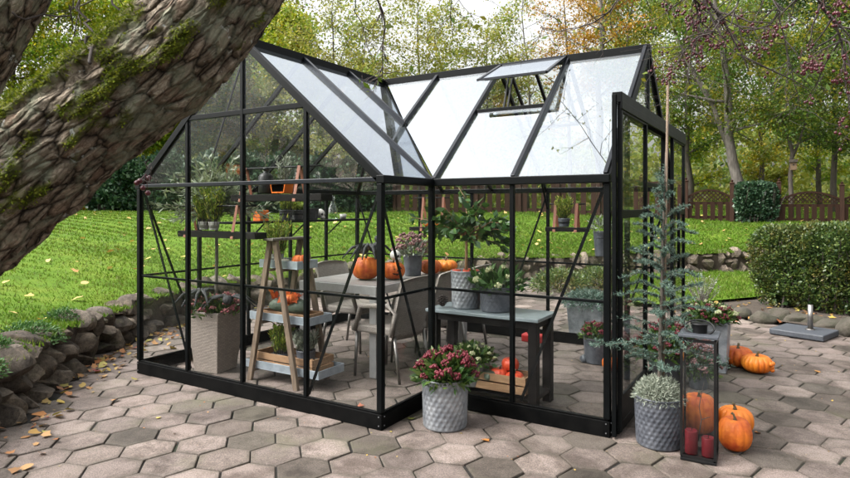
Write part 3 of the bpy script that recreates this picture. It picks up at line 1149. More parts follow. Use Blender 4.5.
# bed under hedge
n = 110
c = [(at_z(u, v, 0.05)) for u, v in zip(rng.uniform(690, 850, n), rng.uniform(296, 322, n))]
vv, k = leaf_shape(n, [(p.x, p.y, 0.05) for p in c], 0.06, 0.3)
tag(np_mesh('fallen_leaves', vv, k, M['lf_fallen']), 'dry tan leaves scattered on the soil under the hedge', 'leaves', kind='stuff')
for u, v, s, colr, lab in [(485, 440, .055, (0.42, 0.17, 0.04), 'orange curled leaf lying before the greenhouse front plinth'), (346, 409, .05, (0.5, 0.38, 0.06), 'yellow leaf on the paving in front of the left gable plinth'),
                           (360, 406, .035, (0.42, 0.15, 0.09), 'small salmon pink leaf beside the yellow leaf at the plinth'), (391, 432, .03, (0.5, 0.42, 0.06), 'tiny yellow leaf below the front corner of the plinth'),
                           (411, 419, .055, (0.17, 0.19, 0.03), 'olive green leaf by the return plinth beside the zinc pot'), (41, 415, .07, (0.4, 0.17, 0.05), 'single light brown leaf lying on a slab near the wall'),
                           (757, 373 + 60, .03, (0.4, 0.16, 0.05), 'small orange leaf on the bare paving right of the pumpkins'), (818, 372, .045, (0.42, 0.2, 0.06), 'pale orange leaf alone on the far paving'),
                           (158, 418, .035, (0.5, 0.38, 0.1), 'pale yellow leaf on a slab in front of the gable')]:
    p = at_z(u, v, 0.004)
    vv, k = leaf_shape(1, [(p.x, p.y, 0.006)], s, 0.15)
    m_ = leaf_mat('single_leaf', [colr, tuple(x * 0.8 for x in colr)], trans=0.1)
    tag(np_mesh('fallen_leaf', vv, k, m_, None, (p.x, p.y, 0)), lab, 'leaf', 'single leaves on the paving')

# ------------------------------------------------------------------ greenhouse
P = 0.735
ZE, ZR, ZP = 1.857, 3.095, 0.125
L6, L4, YB = 6 * P, 4 * P, 3.50
YR = (P + YB) / 2
XR = 2 * P
gh = thing('greenhouse', 'black framed glass greenhouse with two gables and white sky on its roof', 'greenhouse', (2.2, 1.8, 0))
F = M['frame']


def bar(name, p, q, w, h, mat=F, up=(0, 0, 1), bev=0.003):
    return MB().bar(p, q, w, h, up).build(name, mat, gh, bevel=bev)


def pane(name, pts, mat=None, th=0.004):
    a = [V(p) for p in pts]
    n = (a[1] - a[0]).cross(a[2] - a[0]).normalized() * th / 2
    k = len(a)
    vs = [p + n for p in a] + [p - n for p in a]
    fs = [tuple(range(k)), tuple(range(2 * k - 1, k - 1, -1))]
    for i in range(k):
        j = (i + 1) % k
        fs.append((i, k + i, k + j, j))
    return MB().add(vs, fs).build(name, mat or M['glass'], gh)


FOOT = [(0, 0), (L4, 0), (L4, P), (L6, P), (L6, YB), (0, YB)]
# plinth: each side a folded channel with a sill lip
for i in range(6):
    a, b2 = V((*FOOT[i], 0)), V((*FOOT[(i + 1) % 6], 0))
    t = (b2 - a).normalized()
    nrm = V((t.y, -t.x, 0))
    if i == 4 or i == 5 or True:
        e = MB()
        ext = 0.022
        ea = ext if i != 2 else -0.022
        eb = ext if i != 1 else -0.024
        e.bar(a - t * (ea - 0.001) + V((0, 0, 0.058)) + nrm * 0.005, b2 + t * (eb - 0.001) + V((0, 0, 0.058)) + nrm * 0.005, 0.034, 0.116)
        e.bar(a - t * 0.012 + V((0, 0, 0.1245)), b2 + t * 0.012 + V((0, 0, 0.1245)), 0.030, 0.012)
        e.build('plinth', M['plinth'], gh, bevel=0.004)
# corner posts
for (x, y) in FOOT:
    q = MB()
    q.box(x - 0.024, x + 0.024, y - 0.024, y + 0.024, 0.131, ZE - 0.03)
    q.build('corner_post', F, gh, bevel=0.006)
# little bolts at plinth corners
for (x, y) in (FOOT[0], FOOT[1], FOOT[3]):
    for z in (0.032, 0.098):
        for p_, q_ in (((x - 0.004, y - 0.021, z), (x - 0.004, y - 0.026, z)), ((x + 0.020, y + 0.012, z), (x + 0.026, y + 0.012, z))):
            MB().tube([p_, q_], 0.005, 8).build('bolt', M['bolt'], gh)
# eave beams (gutters)
for i in range(6):
    a, b2 = V((*FOOT[i], ZE)), V((*FOOT[(i + 1) % 6], ZE))
    t = (b2 - a).normalized()
    k = 0.02 if i != 1 else -0.0
    g_ = MB()
    if i == 0 or i == 3:
        g_.bar(a, b2, 0.05, 0.035)
        g_.build('gable_tie_beam', M['roof_bar'] if i == 0 else F, gh, bevel=0.004)
    else:
        nrm = V((t.y, -t.x, 0))
        g_.bar(a + nrm * 0.012 - t * 0.028, b2 + nrm * 0.012 + t * (0.028 if i != 1 else -0.04), 0.075, 0.062)
        g_.build('gutter', F, gh, bevel=0.006)
# mullions
mull = []
for k in (1, 2, 3):
    zt = ZE + (ZR - ZE) * (1 - abs(k * P - XR) / XR)
    mull.append(((k * P, 0), zt - 0.02))
mull += [((5 * P, P), ZE - 0.03)]
for k in (1, 2, 3, 4):
    mull.append(((0, k * P * 0.952), ZE - 0.03))
for x in (1.5 * P, 2.6 * P, 4.03 * P, 5.2 * P):
    mull.append(((x, YB), ZE - 0.03))
for (x, y), zt in mull:
    bar('glazing_bar', (x, y, 0.131), (x, y, zt), 0.034, 0.04, up=(0, 1, 0))
# mid rails
MR = 0.968
for p, q in (((0, 0), (L4, 0)), ((L4, 0), (L4, P)), ((L4, P), (L6, P)), ((0, 0), (0, YB)), ((0, YB), (L6, YB))):
    bar('mid_rail', (*p, MR), (*q, MR), 0.016, 0.022)
# roof skeleton
bar('ridge_beam', (XR, -0.03, ZR), (XR, YR + 0.03, ZR + 0.0), 0.085, 0.075)
bar('ridge_beam', (XR + 0.045, YR, ZR + 0.001), (L6 + 0.03, YR, ZR + 0.001), 0.085, 0.075)
RA = M['roof_bar']


def slope_wing(x, s=0.0):  # height on the wing roof at distance from ridge
    return ZR - (ZR - ZE) * abs(x - XR) / XR


def lift(p, n, a):
    return (p[0] + n[0] * a, p[1] + n[1] * a, p[2] + n[2] * a)


kx = (ZR - ZE) / XR
ky = (ZR - ZE) / (YR - P)
nE = V((kx, 0, 1)).normalized()
nW = V((-kx, 0, 1)).normalized()
nS = V((0, -ky, 1)).normalized()
nN = V((0, ky, 1)).normalized()


def zE(x): return ZR - kx * (x - XR)
def zS(y): return ZR - ky * (YR - y)


# gable rakes
for p, q in (((0, 0, ZE), (XR, 0, ZR)), ((L4, 0, ZE), (XR, 0, ZR)), ((L6, P, ZE), (L6, YR, ZR)), ((L6, YB, ZE), (L6, YR, ZR))):
    bar('rake_beam', p, q, 0.05, 0.06)
# rafters on the east slope of the wing
bar('rafter', V((XR, P, ZR)) + nE * 0.01, V((L4, P, ZE)) + nE * 0.01, 0.035, 0.05, RA)
yv = YR - (YR - P) * 0.5
bar('rafter', V((XR, yv, ZR)) + nE * 0.01, V((3 * P, yv, zE(3 * P))) + nE * 0.01, 0.035, 0.05, RA)
# rafters on the south slope of the main body
bar('rafter', V((3 * P, YR, ZR)) + nS * 0.012, V((3 * P, yv + 0.01, zS(yv + 0.01))) + nS * 0.012, 0.035, 0.05, RA)
for x in (4 * P + 0.02, 5 * P):
    bar('rafter', V((x, YR, ZR)) + nS * 0.01, V((x, P + 0.02, zS(P + 0.02))) + nS * 0.01, 0.035, 0.05, RA)
bar('rafter', V((L6 - 0.01, YR, ZR + .02)) + nS * 0.012, V((L6 - 0.01, P, ZE + .02)) + nS * 0.012, 0.03, 0.045, RA)
bar('valley_beam', (XR, YR, ZR - 0.01), (L4, P, ZE - 0.01), 0.02, 0.03)
# west slope rafters, hip, north slope
for y in (P, 2 * P, YR):
    bar('rafter', (XR, y, ZR - 0.01), (0, y, ZE - 0.01), 0.03, 0.045)
bar('hip_beam', (XR, YR, ZR), (0, YB, ZE), 0.04, 0.05)
for x in (2 * P, 3 * P, 4 * P, 5 * P):
    bar('rafter', (x, YR, ZR - 0.01), (x, YB, ZE - 0.01), 0.03, 0.045)
bar('rafter_brace', (0.02, P, ZE), (XR, 0.03, ZR - 0.06), 0.012, 0.03)
# gable transoms and verticals
zm = (ZE + ZR) / 2
bar('gable_transom', (P, 0, zm), (3 * P, 0, zm), 0.035, 0.045)
# wall braces
for p, q in (((0.02, 0.03, ZE - .05), (P, 0.03, .14)), ((L4 - .02, 0.03, ZE - .05), (3 * P, 0.03, .14)), ((0.03, .02, ZE - .05), (.03, P * .95, .14)), ((L4 - .03, .02, ZE - .06), (L4 - .03, P - .02, .14)),
             ((L6 - .03, P + .03, ZE - .06), (5 * P + .06, P + .03, .14)), ((L6 - .03, YB - .03, ZE - .05), (5.2 * P, YB - .03, .14)), ((.03, YB - .03, ZE - .05), (.9 * P, YB - .03, .14)), ((4.03 * P, YB - .03, ZE - .05), (3.2 * P, YB - .03, .14))):
    bar('wall_brace', p, q, 0.011, 0.022, bev=0)
# roof corner struts
for x in (4.03 * P,):
    bar('corner_strut', (x, YB - .02, ZE - .22), (x, YB - .26, ZE + .16), 0.02, 0.02)

# glazing of the walls
def wpane(p, q, z0, z1):
    a, b2 = V((*p, z0)), V((*q, z0))
    pane('wall_pane', [a, b2, b2 + V((0, 0, z1 - z0)), a + V((0, 0, z1 - z0))])


def run(p, q, ts, z0=0.131, z1=ZE - 0.02):
    p, q = V((*p, 0)), V((*q, 0))
    t = (q - p).normalized()
    nrm = V((t.y, -t.x, 0)) * 0.006
    for a, b2 in zip(ts, ts[1:]):
        A = p.lerp(q, a) + t * 0.016 + nrm
        B = p.lerp(q, b2) - t * 0.016 + nrm
        wpane((A.x, A.y), (B.x, B.y), z0, z1)


run((0, 0), (L4, 0), [0, .25, .5, .75, 1])
run((L4, 0), (L4, P), [0, 1])
run((L4, P), (L6, P), [0, .5, 1])
run((L6, YB), (0, YB), [0, .133, .3283, .5667, .75, 1])
run((0, YB), (0, 0), [0, .2, .4, .6, .8, 1])
# gable glass above the tie beam
y0 = -0.006
for k in range(4):
    xa, xb = k * P, (k + 1) * P
    za, zb = slope_wing(xa) - 0.02, slope_wing(xb) - 0.02
    zl = ZE + 0.02
    if k in (0, 3):
        lo_ = [(xa + .02, y0, zl), (xb - .02, y0, zl)]
        up_ = [(xb - .02, y0, zb)] if k == 0 else [(xa + .02, y0, za)]
        pane('gable_pane', lo_ + up_)
    else:
        pane('gable_pane', [(xa + .018, y0, zl), (xb - .018, y0, zl), (xb - .018, y0, zm - .02), (xa + .018, y0, zm - .02)])
        pane('gable_pane', [(xa + .018, y0, zm + .024), (xb - .018, y0, zm + .024), ((xb - .018), y0, zb)] if k == 1 else [(xa + .018, y0, zm + .024), (xb - .018, y0, zm + .024), (xa + .018, y0, za)])
# roof glass
RG = M['roof_glass']


def rp(pts, m=None):
    return pane('roof_pane', pts, m or RG)


g_ = 0.015
# wing, east slope: split at P and yv, then up to the valley
rp([(XR + .04, g_, zE(XR + .04)), (L4, g_, ZE + .02), (L4, P - g_, ZE + .02), (XR + .04, P - g_, zE(XR + .04))])
rp([(XR + .04, P + g_, zE(XR + .04)), (L4 - .03, P + g_, zE(L4 - .03)), (3 * P + .02, yv - g_, zE(3 * P + .02)), (XR + .04, yv - g_, zE(XR + .04))])
rp([(XR + .04, yv + g_, zE(XR + .04)), (3 * P - .03, yv + g_, zE(3 * P - .03)), (XR + .04, YR - .03, zE(XR + .04))])
# main, south slope
def S(x, y): return (x, y, zS(y))


rp([S(XR + .08, YR - .035), S(3 * P - g_, yv + .035), S(3 * P - g_, YR - .035)])
rp([S(3 * P + g_, yv), S(4 * P, P + .04), S(4 * P, YR - .035), S(3 * P + g_, YR - .035)])
YV0, YV1 = YR - 0.045, YR - 0.60   # roof opening under the vent
rp([S(4 * P + .04, P), S(5 * P - g_, P), S(5 * P - g_, YV1), S(4 * P + .04, YV1)])
rp([S(5 * P + g_, P), S(L6 - g_, P), S(L6 - g_, YR - .035), S(5 * P + g_, YR - .035)])
# west, north
def zW(x): return ZR - kx * (XR - x)


rp([(XR - .04, g_, zW(XR - .04)), (0, g_, ZE + .02), (0, P - g_, ZE + .02), (XR - .04, P - g_, zW(XR - .04))], M['roof_glass_clear'])
rp([(XR - .04, P + g_, zW(XR - .04)), (0, P + g_, ZE + .02), (0, 2 * P - g_, ZE + .02), (XR - .04, 2 * P - g_, zW(XR - .04))], M['roof_glass_clear'])
rp([(XR - .04, 2 * P + g_, zW(XR - .04)), (0, 2 * P + g_, ZE + .02), (0, YB - .05, ZE + .02), (XR - .04, YR, zW(XR - .04))], M['roof_glass_clear'])
def NZ(x, y): return (x, y, ZR - ky * (y - YR))


rp([NZ(XR, YR + .04), NZ(0.05, YB), NZ(2 * P, YB), NZ(2 * P, YR + .04)][0:4], M['roof_glass_clear'])
for k in (2, 3, 4, 5):
    rp([NZ(k * P + g_, YR + .04), NZ(k * P + g_, YB), NZ((k + 1) * P - g_, YB), NZ((k + 1) * P - g_, YR + .04)], M['roof_glass_clear'])
# roof vent, propped open
vx0, vx1 = 4 * P + .035, 5 * P - .02
hinge = V((0, YR - .03, zS(YR - .03) + 0.05))
va = math.radians(25)
vd = V((0, -math.cos(va), -math.sin(va)))
VL = 0.60
hd = hinge + vd * VL
vent = MB()
for x in (vx0, vx1):
    vent.bar((x, hinge.y, hinge.z), (x, hd.y, hd.z), 0.03, 0.022)
vent.bar((vx0, hd.y, hd.z), (vx1, hd.y, hd.z), 0.03, 0.022)
vent.bar((vx0, hinge.y - .01, hinge.z), (vx1, hinge.y - .01, hinge.z), 0.03, 0.022)
vo = vent.build('roof_vent', RA, gh)
vp = MB().add([(vx0 + .01, hinge.y, hinge.z + .004), (vx1 - .01, hinge.y, hinge.z + .004), (vx1 - .01, hd.y, hd.z + .004), (vx0 + .01, hd.y, hd.z + .004),
               (vx0 + .01, hinge.y, hinge.z), (vx1 - .01, hinge.y, hinge.z), (vx1 - .01, hd.y, hd.z), (vx0 + .01, hd.y, hd.z)], [(0, 3, 2, 1), (4, 5, 6, 7), (0, 1, 5, 4), (1, 2, 6, 5), (2, 3, 7, 6), (3, 0, 4, 7)])
vp.build('vent_pane', RG, vo)
vs_ = MB()
for x in (vx0 + .27, vx0 + .31):
    vs_.bar((x, hd.y + .1, hd.z + .01), (x, YV1 + .02, zS(YV1) + .02), 0.014, 0.02)
vs_.build('vent_stay', F, vo)
bar('vent_sill', S(4 * P + .02, YV1 + .0), S(5 * P, YV1 + .0), 0.04, 0.04)
# second vent frame seen hanging below on the north slope
for x in (4 * P + .1, 4.5 * P, 5 * P - .1):
    bar('vent_frame_bar', NZ(x, YR + .06), NZ(x, YR + .62), 0.03, 0.03, RA)
bar('vent_frame_bar', NZ(4 * P + .1, YR + .62), NZ(5 * P - .1, YR + .62), 0.03, 0.03, RA)

# right gable: header, frame of the doorway, sliding doors on a long track
X6 = L6
ZT = 2.43
bar('gable_transom', (X6, P + .55, ZT - .05), (X6, YB - .55, ZT - .05), 0.04, 0.05)
bar('gable_post', (X6, YR, ZT - .02), (X6, YR, ZR - .03), 0.034, 0.04, up=(1, 0, 0))
for y in (1.82 * P, 3.95 * P):
    bar('gable_post', (X6, y, 0.131), (X6, y, min(ZT - .07, ZR - ky * abs(y - YR) - .03)), 0.034, 0.04, up=(1, 0, 0))
run((X6, P), (X6, YB), [0, .21], 0.131, ZE - .02)
run((X6, P), (X6, YB), [.80, 1], 0.131, ZE - .02)
pane('gable_pane', [(X6 + .005, P + .06, ZE + .04), (X6 + .005, 1.82 * P - .02, ZE + .04), (X6 + .005, 1.82 * P - .02, ZE + ky * (.82 * P) - .08)])
for sgn in (-1, 1):
    ya = YR + sgn * .02
    yb = YR + sgn * (ZR - ZT) / ky * 0.93
    pane('gable_pane', [(X6 + .005, ya, ZT), (X6 + .005, yb, ZT), (X6 + .005, ya, ZR - .05)])
# track
trk = MB()
trk.bar((X6 + .075, P - .03, ZT), (X6 + .075, YB + .16, ZT), 0.07, 0.075)
trk.bar((X6 + .105, P - .03, ZT - .055), (X6 + .105, YB + .16, ZT - .055), 0.012, 0.06)
trk.build('door_track', F, gh, bevel=0.004)
trl = MB()
trl.bar((X6 + .062, P - .01, 0.055), (X6 + .062, YB + .1, 0.055), 0.05, 0.04)
trl.build('bottom_track', M['plinth'], gh, bevel=0.004)


def door(ya, yb, handle_y):
    xx = X6 + .085
    f_ = MB()
    z0_, z1_ = 0.05, ZT - .04
    for y in (ya, yb):
        f_.box(xx - .016, xx + .016, y - .02, y + .02, z0_, z1_)
    for z in (z0_ + .04, 1.60, z1_ - .03):
        f_.box(xx - .014, xx + .014, ya + .02, yb - .02, z - .03, z + .03)
    f_.box(xx - .012, xx + .012, ya + .02, yb - .02, 0.12, 0.30)
    d = f_.build('sliding_door', F, gh, bevel=0.003)
    for za, zb in ((0.30, 1.57), (1.63, z1_ - .06)):
        MB().box(xx - .002, xx + .002, ya + .02, yb - .02, za, zb).build('door_pane', M['glass'], d)
    hb = MB()
    hb.tube([(xx + .02, handle_y, 1.0), (xx + .06, handle_y, 1.02), (xx + .06, handle_y, 1.6), (xx + .02, handle_y, 1.62)], 0.016, 8)
    hb.build('door_handle', F, d, True)


door(P + .02, 2.05 * P + .10, 2.05 * P + .06)
door(3.95 * P, 4.95 * P, 3.98 * P)
# front corner has a wide cover strip running up to the track
bar('door_stop', (X6 + .055, P - .02, 0.02), (X6 + .055, P - .02, ZT + .02), 0.036, 0.03, up=(1, 0, 0))

# ------------------------------------------------------------------ generic objects
def pot_mesh(r0, r1, h, emb=0.0, n=96, rows=40, nd=22, rim=True, z0=0.0):
    b = MB()
    prof = [(0.0, z0 + 0.004), (r0 * 0.97, z0 + 0.004), (r0, z0 + 0.012)]
    for i in range(rows + 1):
        t = i / rows
        prof.append((r0 + (r1 - r0) * t, z0 + 0.015 + (h - 0.03) * t))
    prof += [(r1 * 1.02, z0 + h - 0.012), (r1 * 1.025, z0 + h - 0.004), (r1 * 1.01, z0 + h), (r1 * 0.96, z0 + h - 0.003), (r1 * 0.95, z0 + h - 0.06), (0.0, z0 + h - 0.06)]
    nr = len(prof)

    def md(a, z, i):
        if not emb or i < 4 or i > 3 + rows - 1:
            return 1
        u = a / (2 * PI) * nd
        w = (z / (2 * PI * r1 / nd)) * 0.62
        p1 = abs(((u + w) % 1) - 0.5) * 2
        p2 = abs(((u - w) % 1) - 0.5) * 2
        return 1 + emb * (max(p1, p2) - 0.6)
    b.lathe(prof, n, (0, 0, 0), md)
    return b


def moved(b, p, rz=0, s=1):
    c, s_ = math.cos(rz), math.sin(rz)
    b.v = [(p[0] + (x * c - y * s_) * s, p[1] + (x * s_ + y * c) * s, p[2] + z * s) for x, y, z in b.v]
    return b


def potted(name, label, cat, loc, r0, r1, h, mat, emb=0.0, nd=22, group=None, big=True):
    t = thing(name, label, cat, loc, group)
    moved(pot_mesh(r0, r1, h, emb, 132 if big else 48, 44 if big else 12, nd), loc).build('pot', mat, t, True)
    sl = MB().lathe([(0.0, h - .03), (r1 * .93, h - .035)], 24, loc)
    sl.build('potting_soil', M['soil'], t)
    return t


def dome_pts(n, c, rx, rz, lo=0.0, shell=0.35):
    d = rng.normal(size=(n, 3))
    d /= np.linalg.norm(d, axis=1, keepdims=True)
    d[:, 2] = np.abs(d[:, 2]) * 1.0 - lo
    rr = (1 - shell * rng.random(n))[:, None]
    return np.array(c) + d * rr * np.array([rx, rx, rz]), d


# flower head: a knobbly cluster of small buds
def head_mesh(name, mat, n=34, R=0.035, br=0.009, seed=0):
    r = np.random.default_rng(seed)
    v0, f0 = ICO1
    v0 = np.array([tuple(x) for x in v0])
    d = r.normal(size=(n, 3))
    d /= np.linalg.norm(d, axis=1, keepdims=True)
    d[:, 2] = np.abs(d[:, 2]) * 0.9 - 0.15
    c = d * R * r.uniform(0.55, 1.0, n)[:, None]
    c[:, 2] += R * 0.3
    vs = (c[:, None, :] + v0[None] * (br * r.uniform(0.7, 1.25, n))[:, None, None]).reshape(-1, 3)
    fs = (np.array(f0)[None] + (np.arange(n) * len(v0))[:, None, None]).reshape(-1, 3)
    me = bpy.data.meshes.new(name)
    me.from_pydata(vs.tolist(), [], fs.tolist())
    me.materials.append(mat)
    me.polygons.foreach_set('use_smooth', [True] * len(me.polygons))
    me.update()
    return me


HEADS = {k: [head_mesh('flower_head', M[k], 34, R, br, s) for s in range(3)] for k, R, br in (('fl_skimmia', 0.037, 0.0085), ('fl_pink', 0.04, 0.0085), ('fl_mauve', 0.05, 0.010), ('fl_white', 0.022, 0.008))}


def add_heads(t, kind, pts, scale=1.0):
    for k, p in enumerate(pts):
        o = bpy.data.objects.new('flower_head', HEADS[kind][k % 3])
        COL.objects.link(o)
        o.parent = t
        og = V(ORG[t.name])
        o.location = V(p) - og
        s = scale * rnd.uniform(0.75, 1.2)
        o.scale = (s, s, s * rnd.uniform(0.9, 1.35))
        o.rotation_euler = (rnd.uniform(-.4, .4), rnd.uniform(-.4, .4), rnd.uniform(0, 6))
        ORG[o.name] = tuple(p)


def bush(t, c, R, H, kind, nh, leafmat, nl=900, lsize=0.055, hs=1.0, asp=0.38, low=0.1):
    """dome of leaves with flower heads on its shell"""
    pts, d = dome_pts(nl, c, R, H, low, 0.6)
    leaf_obj('foliage', leafmat, t, pts, lsize, aspect=asp, dirs=d + np.array([0, 0, 0.35]), jitter=0.55, bend=0.06)
    st_ = MB()
    for k in range(14):
        a = k * 2.4
        e = V(c) + V((math.cos(a) * R * .7 * rnd.random(), math.sin(a) * R * .7 * rnd.random(), H * 0.75))
        st_.tube([V(c) - V((0, 0, .04)), e], [0.004, 0.002], 4)
    st_.build('stems', M['twig'], t)
    if nh:
        hp = []
        for k in range(nh):
            t_ = (k + .5) / nh
            el = math.asin(max(0.0, 1 - t_ * 0.93))
            az = k * 2.39996 + rnd.uniform(-.2, .2)
            rr = rnd.uniform(0.86, 1.06)
            hp.append((c[0] + R * rr * math.cos(el) * math.cos(az), c[1] + R * rr * math.cos(el) * math.sin(az), c[2] + H * rr * math.sin(el) * rnd.uniform(.9, 1.05)))
        add_heads(t, kind, hp, hs)


def pumpkin_proto(label, r, hr, mat, nr=12, group=None, deep=0.09, stem=0.05):
    t = thing('pumpkin', label, 'pumpkin', (0, 0, 0), group)
    prof = []
    m_ = 22
    for i in range(m_ + 1):
        a = -PI / 2 + PI * i / m_
        rr = max(0.0, math.cos(a)) ** 0.72 * r
        dip = 0.16 * math.exp(-(rr / (0.38 * r)) ** 2)
        z = hr * (0.5 + 0.5 * math.sin(a)) - (dip * hr * (1 if a > 0 else -0.45))
        prof.append((rr, z))
    o = random.random()

    def md(a, z, i):
        f = abs(math.cos(nr * a / 2)) ** 0.55
        return 1 - deep * (1 - f) + 0.025 * mnoise.noise(V((math.cos(a) * 1.3, math.sin(a) * 1.3, z * 4 + r * 37)))
    MB().lathe(prof, nr * 8, (0, 0, 0), md).build('rind', mat, t, True)
    s = MB()
    zt = hr * 0.86
    s.tube([(0, 0, zt - .01), (0.002, 0, zt + stem * .4), (stem * .18, 0, zt + stem * .8), (stem * .4, 0.004, zt + stem)], [r * .16, r * .085, r * .075, r * .09], 7)
    s.build('stalk', M['pumpkin_stem'], t, True)
    return t


def fr(u, v, w):
    """centre on the ground of a round thing whose front foot touches pixel (u,v) and is w pixels wide"""
    d = CH * FPX / (v - VH)
    r = w * d / FPX / 2
    p = at_d(u, v, d + r)
    return V((p.x, p.y, 0)), r


# ---- pots outside
p, r = fr(445, 434, 47)
t = potted('potted_skimmia', 'round zinc pot of dark red skimmia standing before the greenhouse inner corner', 'potted plant', p, 0.163, 0.172, 0.372, M['zinc'], 0.06, 24)
bush(t, (p.x, p.y, 0.37), 0.215, 0.20, 'fl_skimmia', 30, M['lf_skimmia'], 900, 0.085, 1.05, 0.36, 0.2)

p, r = fr(659, 453, 46)
t = potted('potted_spruce', 'dark grey textured pot with a thin blue spruce and silver cushion plant beside the lantern', 'potted tree', p, 0.15, 0.162, 0.345, M['zinc_dark'], 0.07, 26)
tr = MB()
top = V((p.x + .045, p.y + .03, 2.05))
tr.tube(wob((p.x, p.y, .3), top, 8, 0.012, rnd), [0.017, .016, .015, .014, .012, .010, .008, .006, .004], 7)
tr.build('trunk', M['bark'], t, True)
sk = MB()
sk.tube([(p.x + .02, p.y + .03, .3), (p.x + .055, p.y + .02, 2.52)], 0.009, 7)
sk.build('stake', M['old_wood'], t, True)
br = MB()
NP, ND = [], []
br_r = random.Random(5)
for k in range(52):
    tt = (k + 0.5) / 52
    z = 0.50 + 1.32 * tt
    b0 = V((p.x + .045 * (z - .3) / 2, p.y + .03 * (z - .3) / 2, z))
    L = (0.43 * (1 - tt) ** .85 + 0.04) * br_r.uniform(.5, 1.15)
    az = k * 2.4 + br_r.uniform(-.4, .4)
    if k in (3, 12):
        az, L = math.pi * 1.02, 0.42
    dirv = V((math.cos(az), math.sin(az), 0))
    pts = [b0, b0 + dirv * L * .5 + V((0, 0, .05)), b0 + dirv * L + V((0, 0, br_r.uniform(-.02, .10)))]
    br.tube(pts, [0.005, 0.004, 0.002], 5)
    for j in range(int(30 + 190 * L)):
        s_ = br_r.random()
        q = pts[0].lerp(pts[1], s_ * 2) if s_ < .5 else pts[1].lerp(pts[2], s_ * 2 - 1)
        if s_ > 0.35 and br_r.random() < .3:
            q = q + V((dirv.y, -dirv.x, 0)) * br_r.uniform(-.09, .09) * L * 2 + dirv * 0.03
        for w in range(8):
            NP.append(tuple(q))
            nd_ = dirv * 0.7 + V((br_r.gauss(0, .8), br_r.gauss(0, .8), br_r.gauss(0.25, .6)))
            ND.append(tuple(nd_))
for j in range(900):
    z = br_r.uniform(.5, 1.95)
    NP.append((p.x + .045 * (z - .3) / 2, p.y + .03 * (z - .3) / 2, z))
    ND.append((br_r.gauss(0, 1), br_r.gauss(0, 1), .6))
br.build('branches', M['bark'], t, True)
leaf_obj('needles', M['lf_spruce'], t, np.array(NP), 0.024, aspect=0.15, dirs=np.array(ND), jitter=0.1)
pts, d = dome_pts(5200, (p.x, p.y, .335), 0.17, 0.16, 0.15, 0.35)
leaf_obj('silver_cushion', M['lf_silver'], t, pts, 0.032, aspect=0.16, dirs=d + np.array([0, 0, .1]), jitter=1.1)

p, r = fr(711, 373, 33)
t = thing('tall_planter', 'tall square zinc planter with red and creamy white flower heads', 'planter', p)
b = MB()
hh, w0, w1 = 0.50, 0.15, 0.17
for z, w in ((0.0, w0), (hh, w1)):
    pass
vv = [(p.x + sx * w, p.y + sy * w, z) for z, w in ((0.004, w0), (hh, w1), (hh, w1 - .02), (hh - .06, w1 - .03)) for sx, sy in ((-1, -1), (1, -1), (1, 1), (-1, 1))]
ff = []
for L in range(3):
    for k in range(4):
        ff.append((L * 4 + k, L * 4 + (k + 1) % 4, (L + 1) * 4 + (k + 1) % 4, (L + 1) * 4 + k))
ff.append((12, 13, 14, 15))
b.add(vv, ff).build('pot', M['zinc'], t, bevel=0.006)
bush(t, (p.x, p.y, .5), .25, .15, 'fl_skimmia', 26, M['lf_skimmia'], 700, .08, 1.0, .36, .1)
add_heads(t, 'fl_white', [(p.x + .24 * math.cos(k * 2.4) * (k / 14) ** .5, p.y + .24 * math.sin(k * 2.4) * (k / 14) ** .5, .66 - .10 * k / 14) for k in range(14)], 1.25)

p, r = fr(660, 386, 40)
p = V((4.55, 2.35, 0))
t = potted('potted_skimmia', 'large dark red skimmia in a black pot behind the spruce by the doorway', 'potted plant', p, .15, .18, .3, M['black_pot'], big=False)
bush(t, (p.x, p.y, .3), .27, .28, 'fl_skimmia', 34, M['lf_skimmia'], 900, .09, 1.05, .36, .2)

p = at_z(697, 391, 0)
t = potted('potted_skimmia', 'small grey pot of pinkish faded skimmia seen through the lantern glass', 'potted plant', V((p.x, p.y + .1, 0)), .075, .09, .16, M['zinc_dark'], big=False)
bush(t, (p.x, p.y + .1, .17), .16, .24, 'fl_mauve', 24, M['lf_skimmia'], 600, .06, .85, .36, .3)

# ---- pumpkins outside
defs = [((735, 457, 32), .235, 'pumpkin', 'smooth deep orange pumpkin touching the lantern, in front of the paler ribbed one', 12, .05),
        ((735, 440, 35), .20, 'pumpkin_yellow', 'ribbed yellow orange pumpkin just behind the smooth one by the lantern', 14, .12),
        ((699, 440, 36), .30, 'pumpkin', 'large orange pumpkin standing behind the lantern and seen through its glass', 12, .10),
        ((738, 370, 29), .21, 'pumpkin', 'reddish orange pumpkin leaning on the tall square zinc planter', 12, .10),
        ((757, 376.5, 29), .185, 'pumpkin_yellow', 'ribbed light orange pumpkin with a warty knob right of the reddish one', 16, .12)]
for (u, v, w), hh, mt, lab, nr, dp_ in defs:
    p, r = fr(u, v, w)
    t = pumpkin_proto(lab, r * 1.02, hh, M[mt], nr, 'pumpkins on the paving outside', dp_)
    place(t, p, rnd.uniform(0, 6))
    if 'warty' in lab:
        t.rotation_euler = (0, 0, 0.0)
        kb = MB()
        for k, (a, zz) in enumerate(((-.35, .08), (-.15, .11), (-.5, .11), (-.28, .05))):
            kb.lathe([(0, -.024), (.017, -.016), (.024, 0), (.017, .016), (0, .024)], 10, (math.cos(a) * r * .98, math.sin(a) * r * .98, zz))
        kb.build('knob', M['pumpkin_yellow'], t, True)

